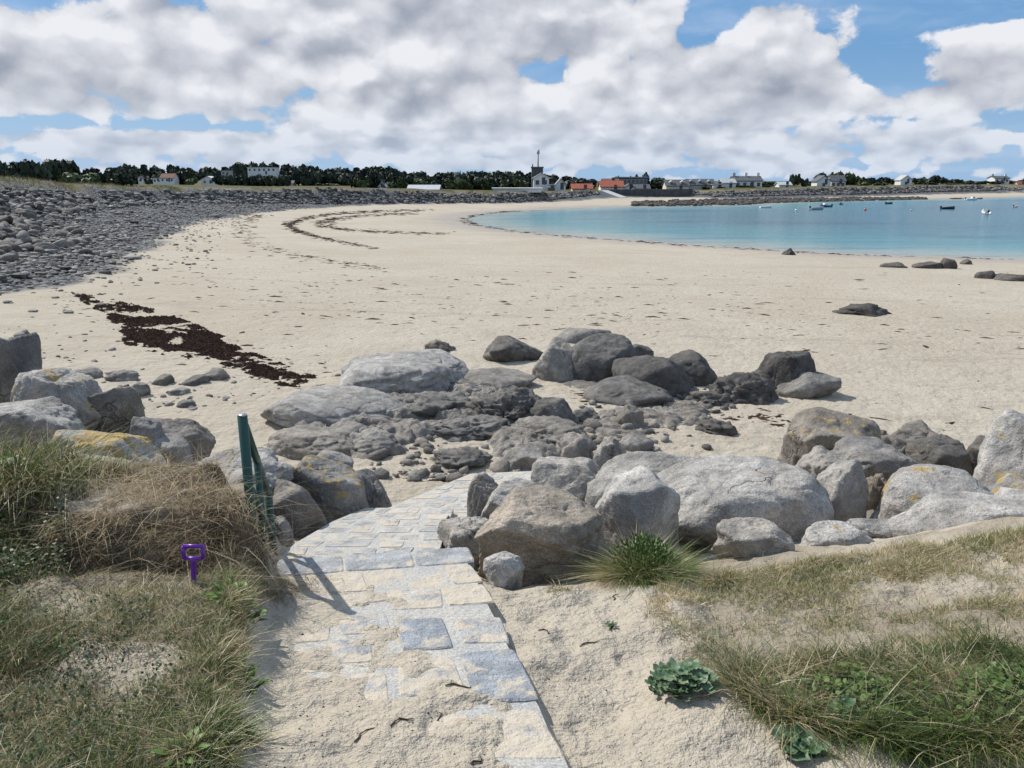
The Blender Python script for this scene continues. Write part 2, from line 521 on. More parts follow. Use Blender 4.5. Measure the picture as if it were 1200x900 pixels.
# ------------------------------------------------------------------ materials
def mat_sand():
    m, nt, b = new_mat('sand')
    tc = nt.node('ShaderNodeTexCoord').outputs['Object']
    big = nt.noise(tc, 0.11, 5, 0.6, 0.4)
    mid = nt.noise(tc, 1.3, 5, 0.6)
    fine = nt.noise(tc, 60, 4, 0.7)
    c = nt.mix(nt.ramp(big, .35, .65), (0.500, 0.447, 0.360), (0.455, 0.395, 0.305))
    c = nt.mix(nt.ramp(mid, .4, .7, 0, .35), c, (0.37, 0.32, 0.255))
    c = nt.mix(nt.ramp(fine, .35, .7, 0, .35), c, (0.34, 0.29, 0.235))
    # shell grit and specks of weed
    c = nt.mix(nt.ramp(nt.noise(tc, 17, 5, .72), .56, .72, 0, .5), c, (0.27, 0.23, 0.185))
    v = nt.node('ShaderNodeTexVoronoi'); v.inputs['Scale'].default_value = 26; nt.l.new(tc, v.inputs['Vector'])
    sp = nt.math('MULTIPLY', nt.ramp(v.outputs['Distance'], .17, .08), nt.ramp(nt.noise(tc, 2.2, 3), .5, .62))
    c = nt.mix(nt.math('MULTIPLY', sp, .75), c, (0.06, 0.045, 0.035))
    bands = nt.noise(nt.vmath('MULTIPLY', tc, (.12, .75, 1)), 1, 6, .68, .8)
    c = nt.mix(nt.math('MULTIPLY', nt.ramp(bands, .54, .70), nt.math('ADD', .25, nt.math('MULTIPLY', fine, .55))), c, (0.30, 0.25, 0.20))
    wet = nt.attr('wet')
    wn = nt.math('ADD', wet, nt.math('MULTIPLY', nt.math('SUBTRACT', mid, .5), .25), clamp=True)
    c = nt.mix(nt.math('MULTIPLY', wn, .55), c, (0.24, 0.205, 0.175))
    sh = nt.attr('shingle')
    pv = nt.node('ShaderNodeTexVoronoi'); pv.inputs['Scale'].default_value = 5.5; nt.l.new(tc, pv.inputs['Vector'])
    pcs = nt.node('ShaderNodeSeparateColor'); nt.l.new(pv.outputs['Color'], pcs.inputs[0])
    pc = nt.mix(nt.ramp(pcs.outputs[0], 0, 1, smooth=False), (0.022, 0.024, 0.028), (0.26, 0.26, 0.262))
    c = nt.mix(sh, c, pc)
    so_ = nt.attr('soil')
    soilc = nt.mix(nt.ramp(nt.noise(tc, 3.5, 5, .65), .35, .65), (0.22, 0.175, 0.12), (0.075, 0.058, 0.038))
    c = nt.mix(so_, c, soilc)
    gr = nt.attr('turf')
    gc = nt.mix(nt.ramp(nt.noise(tc, .35, 6, .65), .35, .65), (0.055, 0.068, 0.022), (0.15, 0.12, 0.055))
    c = nt.mix(gr, c, gc)
    nt.l.new(c, b.inputs['Base Color'])
    nt.l.new(nt.ramp(wn, 0.1, 1, 0.95, 0.45), b.inputs['Roughness'])
    b.inputs['Specular IOR Level'].default_value = 0.15
    h1 = nt.noise(tc, 7, 5, 0.6)
    h2 = nt.noise(tc, 34, 4, 0.65)
    foot = nt.node('ShaderNodeTexVoronoi', feature='SMOOTH_F1'); foot.inputs['Scale'].default_value = 3.1
    nt.l.new(nt.vmath('ADD', tc, nt.vmath('MULTIPLY', nt.noise(tc, 2.3, 3, out=1), (.35, .35, 0))), foot.inputs['Vector'])
    hh = nt.math('ADD', nt.math('MULTIPLY', h1, 0.085), nt.math('MULTIPLY', h2, 0.026))
    hh = nt.math('ADD', hh, nt.math('MULTIPLY', nt.ramp(foot.outputs['Distance'], .1, .5), 0.025))
    hh = nt.math('MULTIPLY', hh, nt.ramp(wet, 0, .8, 1, .15))
    hh = nt.math('ADD', hh, nt.math('MULTIPLY', nt.math('MULTIPLY', sh, nt.math('SUBTRACT', 1, pv.outputs['Distance'])), .2))
    hh = nt.math('ADD', hh, nt.math('MULTIPLY', nt.math('MULTIPLY', gr, nt.noise(tc, 1.2, 6, .7)), .35))
    nt.l.new(nt.bump(hh, 0.9, 1.0), b.inputs['Normal'])
    return m

def mat_rock(name, vert=False):
    m, nt, b = new_mat(name)
    tc0 = nt.node('ShaderNodeTexCoord').outputs['Object']
    oi = nt.node('ShaderNodeObjectInfo')
    off = nt.vmath('MULTIPLY', nt.node('ShaderNodeCombineXYZ').outputs[0], (1, 1, 1))
    cx = nt.node('ShaderNodeCombineXYZ')
    nt.l.new(nt.math('MULTIPLY', oi.outputs['Random'], 91.7), cx.inputs[0]); nt.l.new(nt.math('MULTIPLY', oi.outputs['Random'], 37.1), cx.inputs[1])
    tc = nt.vmath('ADD', tc0, cx.outputs[0])
    if vert:
        tone = nt.attr('tone'); brown = nt.attr('brown'); lich = 0.0
    else:
        tone = nt.attr('tone', 'OBJECT'); brown = nt.attr('brown', 'OBJECT'); lich = nt.attr('lichen', 'OBJECT')
    base = nt.mix(tone, (0.045, 0.044, 0.043), (0.50, 0.478, 0.445))
    bro = nt.mix(tone, (0.070, 0.054, 0.040), (0.48, 0.40, 0.305))
    c = nt.mix(brown, base, bro)
    p1 = nt.noise(tc, 2.6, 6, .62, .6)
    p2 = nt.noise(tc, 9, 5, .65)
    sp = nt.noise(tc, 130, 2, .8)
    sp2 = nt.noise(tc, 55, 3, .8)
    c = nt.mix(1.0, c, nt.ramp(p1, .3, .7, .62, 1.25), 'MULTIPLY')
    c = nt.mix(1.0, c, nt.ramp(p2, .3, .7, .78, 1.18), 'MULTIPLY')
    c = nt.mix(1.0, c, nt.ramp(sp, .3, .7, .68, 1.25), 'MULTIPLY')
    c = nt.mix(1.0, c, nt.ramp(sp2, .35, .65, .82, 1.12), 'MULTIPLY')
    # dark weathering stains and hairline joints
    c = nt.mix(nt.ramp(nt.noise(tc, 1.9, 7, .68, 1.2), .52, .66, 0, .55), c, nt.mix(tone, (0.04, 0.04, 0.04), (0.235, 0.23, 0.225)))
    jv = nt.node('ShaderNodeTexVoronoi', feature='DISTANCE_TO_EDGE'); jv.inputs['Scale'].default_value = 1.5
    nt.l.new(nt.vmath('ADD', tc, nt.vmath('MULTIPLY', nt.noise(tc, 2.2, 4, .6, out=1), (.6, .6, .6))), jv.inputs['Vector'])
    joint = nt.math('MULTIPLY', nt.ramp(jv.outputs['Distance'], .016, .0), nt.ramp(nt.noise(tc, 1.1, 3), .52, .62))
    c = nt.mix(nt.math('MULTIPLY', joint, .35), c, (0.05, 0.047, 0.043))
    # pinkish feldspar stains
    c = nt.mix(nt.ramp(nt.noise(tc, 1.4, 4, .6, .4), .55, .75, 0, .35), c, nt.mix(tone, (0.08, 0.055, 0.04), (0.40, 0.30, 0.225)))
    if not vert:
        geo = nt.node('ShaderNodeNewGeometry')
        nz = nt.node('ShaderNodeSeparateXYZ'); nt.l.new(geo.outputs['Normal'], nz.inputs[0])
        lm = nt.math('ADD', nt.noise(tc, 5.5, 5, .7, .3), nt.math('MULTIPLY', lich, .22))
        lm = nt.math('MULTIPLY', nt.ramp(lm, .645, .70), nt.ramp(nz.outputs[2], .0, .5))
        lm = nt.math('MULTIPLY', lm, nt.ramp(lich, 0.02, .1))
        lc = nt.mix(nt.noise(tc, 22, 3), (0.42, 0.21, 0.03), (0.36, 0.31, 0.10))
        c = nt.mix(nt.math('MULTIPLY', lm, .85), c, lc)
    nt.l.new(c, b.inputs['Base Color'])
    b.inputs['Roughness'].default_value = 0.78
    b.inputs['Specular IOR Level'].default_value = 0.3
    h = nt.math('SUBTRACT', nt.math('ADD', nt.math('MULTIPLY', p2, .05), nt.math('MULTIPLY', sp2, .008)), nt.math('MULTIPLY', joint, .02))
    h = nt.math('ADD', h, nt.math('MULTIPLY', sp, .003))
    nt.l.new(nt.bump(h, 0.8, 1.0), b.inputs['Normal'])
    return m

def mat_blade(name):
    m, nt, b = new_mat(name)
    c = nt.attr('tint', out='Color')
    for n in list(nt.n):
        if n.type == 'BSDF_PRINCIPLED': nt.n.remove(n)
    o = [n for n in nt.n if n.type == 'OUTPUT_MATERIAL'][0]
    d = nt.node('ShaderNodeBsdfDiffuse'); t = nt.node('ShaderNodeBsdfTranslucent'); g = nt.node('ShaderNodeBsdfGlossy')
    g.inputs['Roughness'].default_value = .45
    nt.l.new(c, d.inputs[0]); nt.l.new(c, t.inputs[0])
    g.inputs[0].default_value = (.8, .8, .8, 1)
    x = nt.node('ShaderNodeMixShader'); x.inputs[0].default_value = .35
    nt.l.new(d.outputs[0], x.inputs[1]); nt.l.new(t.outputs[0], x.inputs[2])
    y = nt.node('ShaderNodeMixShader'); y.inputs[0].default_value = .04
    nt.l.new(x.outputs[0], y.inputs[1]); nt.l.new(g.outputs[0], y.inputs[2])
    nt.l.new(y.outputs[0], o.inputs[0])
    return m

def mat_leaf(name, a, bcol, rough=.5):
    m, nt, b = new_mat(name)
    tc = nt.node('ShaderNodeTexCoord').outputs['Object']
    oi = nt.node('ShaderNodeObjectInfo').outputs['Random']
    f = nt.noise(tc, .9, 4, .6)
    f = nt.math('ADD', nt.math('MULTIPLY', f, .8), nt.math('MULTIPLY', oi, .35))
    c = nt.mix(nt.ramp(f, .3, .85), a, bcol)
    nt.l.new(c, b.inputs['Base Color'])
    b.inputs['Roughness'].default_value = rough
    b.inputs['Specular IOR Level'].default_value = .25
    return m

def mat_sea():
    m, nt, b = new_mat('sea_water')
    tc = nt.node('ShaderNodeTexCoord').outputs['Object']
    dep = nt.attr('depth')
    n = nt.noise(nt.vmath('MULTIPLY', tc, (.018, .05, 1)), 1, 6, .62, .4)
    streak = nt.noise(nt.vmath('MULTIPLY', tc, (.035, .30, 1)), 1, 6, .7, .3)
    c = nt.mix(nt.ramp(dep, .05, .9), (0.27, 0.32, 0.285), (0.070, 0.230, 0.250))
    c = nt.mix(nt.ramp(dep, .7, 2.6), c, (0.024, 0.122, 0.160))
    weed = nt.math('MULTIPLY', nt.ramp(n, .50, .66), nt.ramp(dep, .6, 1.5))
    c = nt.mix(nt.math('MULTIPLY', weed, .8), c, (0.012, 0.05, 0.105))
    c = nt.mix(nt.math('MULTIPLY', nt.ramp(streak, .47, .64), .62), c, (0.03, 0.12, 0.20))
    nt.l.new(c, b.inputs['Base Color'])
    b.inputs['Roughness'].default_value = .16
    b.inputs['IOR'].default_value = 1.33
    b.inputs['Specular IOR Level'].default_value = .09
    w1 = nt.noise(nt.vmath('MULTIPLY', tc, (.8, 1.6, 1)), 1, 5, .6, .3)
    w2 = nt.noise(nt.vmath('MULTIPLY', tc, (.16, .45, 1)), 1, 4, .6, .3)
    h = nt.math('ADD', nt.math('MULTIPLY', w1, .12), nt.math('MULTIPLY', w2, .3))
    nt.l.new(nt.bump(h, .9, 1.0), b.inputs['Normal'])
    return m

M_SAND = mat_sand()
M_ROCK = mat_rock('granite')
M_ROCKS = mat_rock('bank_granite', True)
M_BLADE = mat_blade('grass_blade')
M_SEA = mat_sea()

# ------------------------------------------------------------------ ground sheets (one grid, finer near the viewer)
def build_ground():
    r = np.concatenate([[0.3, 0.6, 0.9], np.geomspace(1.2, 13, 430), np.geomspace(13.1, 420, 330), np.geomspace(440, 7000, 30)])
    th = np.concatenate([np.linspace(-180, -48, 34)[:-1], np.linspace(-48, 48, 430), np.linspace(48, 180, 34)[1:-1]])
    th = np.radians(th)
    R, T = np.meshgrid(r, th, indexing='ij')
    X = R * np.sin(T); Y = R * np.cos(T)
    x = X.ravel(); y = Y.ravel()
    z = H(x, y)
    nr, ntt = R.shape
    GRID.update(r=r, t=th, z=z.reshape(nr, ntt))
    V = np.stack([x, y, z], 1)
    V = np.concatenate([V, [[0, 0, z[0]]]])
    idx = np.arange(nr * ntt).reshape(nr, ntt)
    a = idx[:-1]; b = idx[1:]
    q = np.stack([a, np.roll(a, -1, 1), np.roll(b, -1, 1), b], -1).reshape(-1, 4)[:, ::-1]
    fan = np.stack([np.full(ntt, nr * ntt), np.roll(idx[0], -1), idx[0]], 1)[:, ::-1]
    d, w, zt = bank(x, y)
    sd, _, _ = poly_sd(x, y, SEA)
    sd = -sd
    wob = 1.6 * fbm2(x / 3., y / 3., 3, 4)
    zd = np.full(len(x), -50.); nm = (y < 14) & (np.abs(x) < 30); zd[nm] = dune_z(x[nm], y[nm])
    isdune = zd > beach_z(x, y) + .02
    wet = ss(11, 2.0, sd + 3.5 * fbm2(x / 14., y / 9., 3, 9)) * .9
    shingle = ss(-1.2, .6, d + wob) * (1 - 0)
    shingle = shingle * (~isdune)
    zbb = np.interp(y, [20, 80, 200], [2.3, 1.7, .9])
    topd = w + (zt - zbb - .13 * w) / .62
    turf = ss(-1.6, .4, d - topd + .8 * wob) * (~isdune)
    # bare earth under the turf near the viewer
    e = xl(y) - x
    hq = np.sqrt(((x + 1.72) / 0.72) ** 2 + ((y - 3.42) / 0.50) ** 2)
    soil = np.clip(ss(0.02, .12, e) * (.25 + .75 * ss(-.35, .15, fbm2(x * 1.6, y * 1.6, 4, 71))) + .9 * ss(.5, .8, hq) * ss(1.35, 1.05, hq) * (e > .02), 0, 1) * isdune * (y < 5)
    bd, _, _ = poly_sd(x, y, BANKLINE)
    soil = np.maximum(soil, ss(-.1, .15, bd) * ss(-.5, .4, fbm2(x * 1.5, y * 1.5, 3, 72)) * .5 * isdune * (y < 4.2))
    A = dict(wet=wet, shingle=shingle * (1 - turf), soil=soil, turf=turf)
    A = {k: np.concatenate([v, [0]]) for k, v in A.items()}
    reg = np.where(isdune, 1, np.where(d > -1.0, 2, 0))
    fr = reg[q[:, 0]]
    def part(name, faces, extra=None):
        fl = [faces] + ([extra] if extra is not None else [])
        used = np.unique(np.concatenate([f.ravel() for f in fl]))
        mp = np.full(len(V), -1); mp[used] = np.arange(len(used))
        me = mesh_np(name, V[used], [mp[f] for f in fl], True, {k: v[used] for k, v in A.items()}, [M_SAND])
        return link(name, me, kind='structure')
    part('beach', q[fr == 0]); part('dune', q[fr == 1], fan); part('shore_bank', q[fr == 2])
    # sea sheet
    wetq = (z[q] < 0.25).all(1) & (sd[q[:, 0]] < 6) & (R.ravel()[q[:, 0]] > 35)
    qq = q[wetq]
    used = np.unique(qq); mp = np.full(len(V), -1); mp[used] = np.arange(len(used))
    sv = V[used].copy(); dep = -sv[:, 2].copy(); sv[:, 2] = 0.0
    link('sea', mesh_np('sea', sv, mp[qq], True, {'depth': dep}, [M_SEA]), kind='structure')
build_ground()

# ------------------------------------------------------------------ rocks
def ico(sub):
    import bmesh
    bm = bmesh.new(); bmesh.ops.create_icosphere(bm, subdivisions=sub, radius=1)
    V = np.array([v.co[:] for v in bm.verts]); F = np.array([[v.index for v in f.verts] for f in bm.faces]); bm.free()
    return V / np.linalg.norm(V, axis=1, keepdims=True), F
ICO = {k: ico(k) for k in (1, 2, 3, 4, 5, 6)}

def rock_shape(seed, sub, facets=6, p=8, rough=.05, crack=0.0, lump=.12, ex=None, flat=0):
    g = np.random.default_rng(seed)
    V, F = ICO[sub]
    N = g.normal(size=(facets, 3)); N /= np.linalg.norm(N, axis=1, keepdims=True)
    D = g.uniform(.50, .90, facets)
    if flat:   # a broad worn top
        N[0] = (g.uniform(-.35, .35), g.uniform(-.35, .15), 1); N[0] /= np.linalg.norm(N[0]); D[0] = flat
        N[1] = (g.choice([-1, 1]) * .75, g.uniform(-.3, .3), .65); N[1] /= np.linalg.norm(N[1]); D[1] = flat * 1.12
    pr = np.clip(V @ N.T, 0, None) / D
    r = (1.0 + (pr ** p).sum(1)) ** (-1 / p)
    ex = ex or (3.2 if sub > 3 else 2.4)
    a0 = g.uniform(0, 1.5); Vr = np.stack([V[:, 0] * np.cos(a0) - V[:, 1] * np.sin(a0), V[:, 0] * np.sin(a0) + V[:, 1] * np.cos(a0), V[:, 2]], 1)
    r = np.minimum(r * 1.12, (np.abs(Vr) ** ex).sum(1) ** (-1 / ex))
    P = V * r[:, None]
    o = g.uniform(-40, 40, 3)
    d = lump * fbm3(P * 1.3 + o, 3, seed) + rough * fbm3(P * 4.2 + o, 4 if sub > 3 else 2, seed + 3, .6)
    if sub >= 5: d = d + rough * .35 * fbm3(P * 17 + o, 3, seed + 5, .6)
    if crack:
        w = P + .25 * np.stack([noise3(P * 2 + o, seed + 9), noise3(P * 2 + o + 7, seed + 10), noise3(P * 2 + o + 13, seed + 12)], 1)
        n = np.abs(noise3(w * np.array([1.1, 1.1, 2.6]) + o, seed + 8))
        d = d - crack * ss(.10, .0, n)
        n2 = np.abs(noise3(w * np.array([2.6, 2.6, 1.3]) - o, seed + 18))
        d = d - .6 * crack * ss(.07, .0, n2)
    P = P + V * d[:, None]
    lo, hi = P.min(0), P.max(0)
    return (P - (lo + hi) / 2) / ((hi - lo) / 2), F

def boulder(label, box, Y=None, shape='round', tone=.6, brown=.1, lichen=0., seed=0, sub=5, name='boulder', cat='boulder', deep=.85, roll=0., group=None, yaw=0.):
    x0, y0, x1, y1 = box
    if x1 - x0 > 24:   # broad and low, bedded in
        e = (x1 - x0) * (.075 if Y is None else .04); x0 -= e; x1 += e; y0 += (y1 - y0) * (.10 if Y is None else .08)
    cx, cy = (x0 + x1) / 2, (y0 + y1) / 2
    auto = Y is None
    if auto:
        Y = ground(cx, y1)[1]
    grow = 1.05
    for it in range(3):
        c = at_y(cx, y1, Y)
        depth = Y * math.cos(PITCH) + (EYE - c[2]) * math.sin(PITCH)
        el = math.atan2(EYE - c[2], Y)
        rx = (x1 - x0) / 2 * depth / FPX * grow
        ry = rx * deep
        hh = (y1 - y0) * depth / FPX * grow
        if ry * math.sin(el) > .36 * hh: ry = .36 * hh / math.sin(el)
        if auto and it == 0: Y = Y + ry
        cyp = y1 - ry * math.sin(el) * FPX / depth
    rz = math.sqrt(max((hh - ry * math.sin(el)) ** 2 - (ry * math.sin(el)) ** 2, (.3 * hh) ** 2)) / math.cos(el)
    c = at_y(cx, cyp, Y)
    kw = dict(round=dict(facets=9, p=44, rough=.05, lump=.12, crack=.04), block=dict(facets=10, p=80, rough=.045, lump=.07, crack=.06),
              slab=dict(facets=10, p=18, rough=.09, lump=.20, crack=.08), crag=dict(facets=14, p=20, rough=.24, lump=.26, crack=.14),
              smooth=dict(facets=7, p=14, rough=.03, lump=.15, crack=.04))[shape]
    P, F = rock_shape(seed * 7 + 3, sub, ex=2.1 if auto else 2.9, flat={'round': .58, 'smooth': .60, 'block': .62, 'slab': .55}.get(shape, 0), **kw)
    if auto and shape in ('smooth', 'block', 'round'):   # lean the shoulder over, as the sea has worn them
        P[:, 0] += (.22 * math.sin(seed * 2.1)) * np.maximum(P[:, 2], 0)
    lowz = np.minimum(P[:, 2], 0)
    P[:, :2] *= (1 / np.sqrt(np.maximum(1 - lowz ** 2, .42)))[:, None]
    P[:, :2] *= np.where(P[:, 2:3] < 0, 1 - .1 * P[:, 2:3], 1)
    P = P * np.array([rx, ry, rz])
    if roll:
        a = math.radians(roll); P[:, [0, 2]] = np.stack([P[:, 0] * math.cos(a) - P[:, 2] * math.sin(a), P[:, 0] * math.sin(a) + P[:, 2] * math.cos(a)], 1)
    gz = min(H1(c[0], c[1]), H1(c[0], c[1] - ry * .5), H1(c[0] - rx * .7, c[1]), H1(c[0] + rx * .7, c[1]))
    need = (c[2] - gz + .06) / rz
    if need > 1:
        neg = P[:, 2] < 0
        P[neg, 2] *= need
    me = mesh_np(name, P, F, True, None, [M_ROCK])
    o = link(name, me, None, c, label=label, cat=cat, group=group)
    o['tone'] = float(tone); o['brown'] = float(brown); o['lichen'] = float(lichen)
    return o

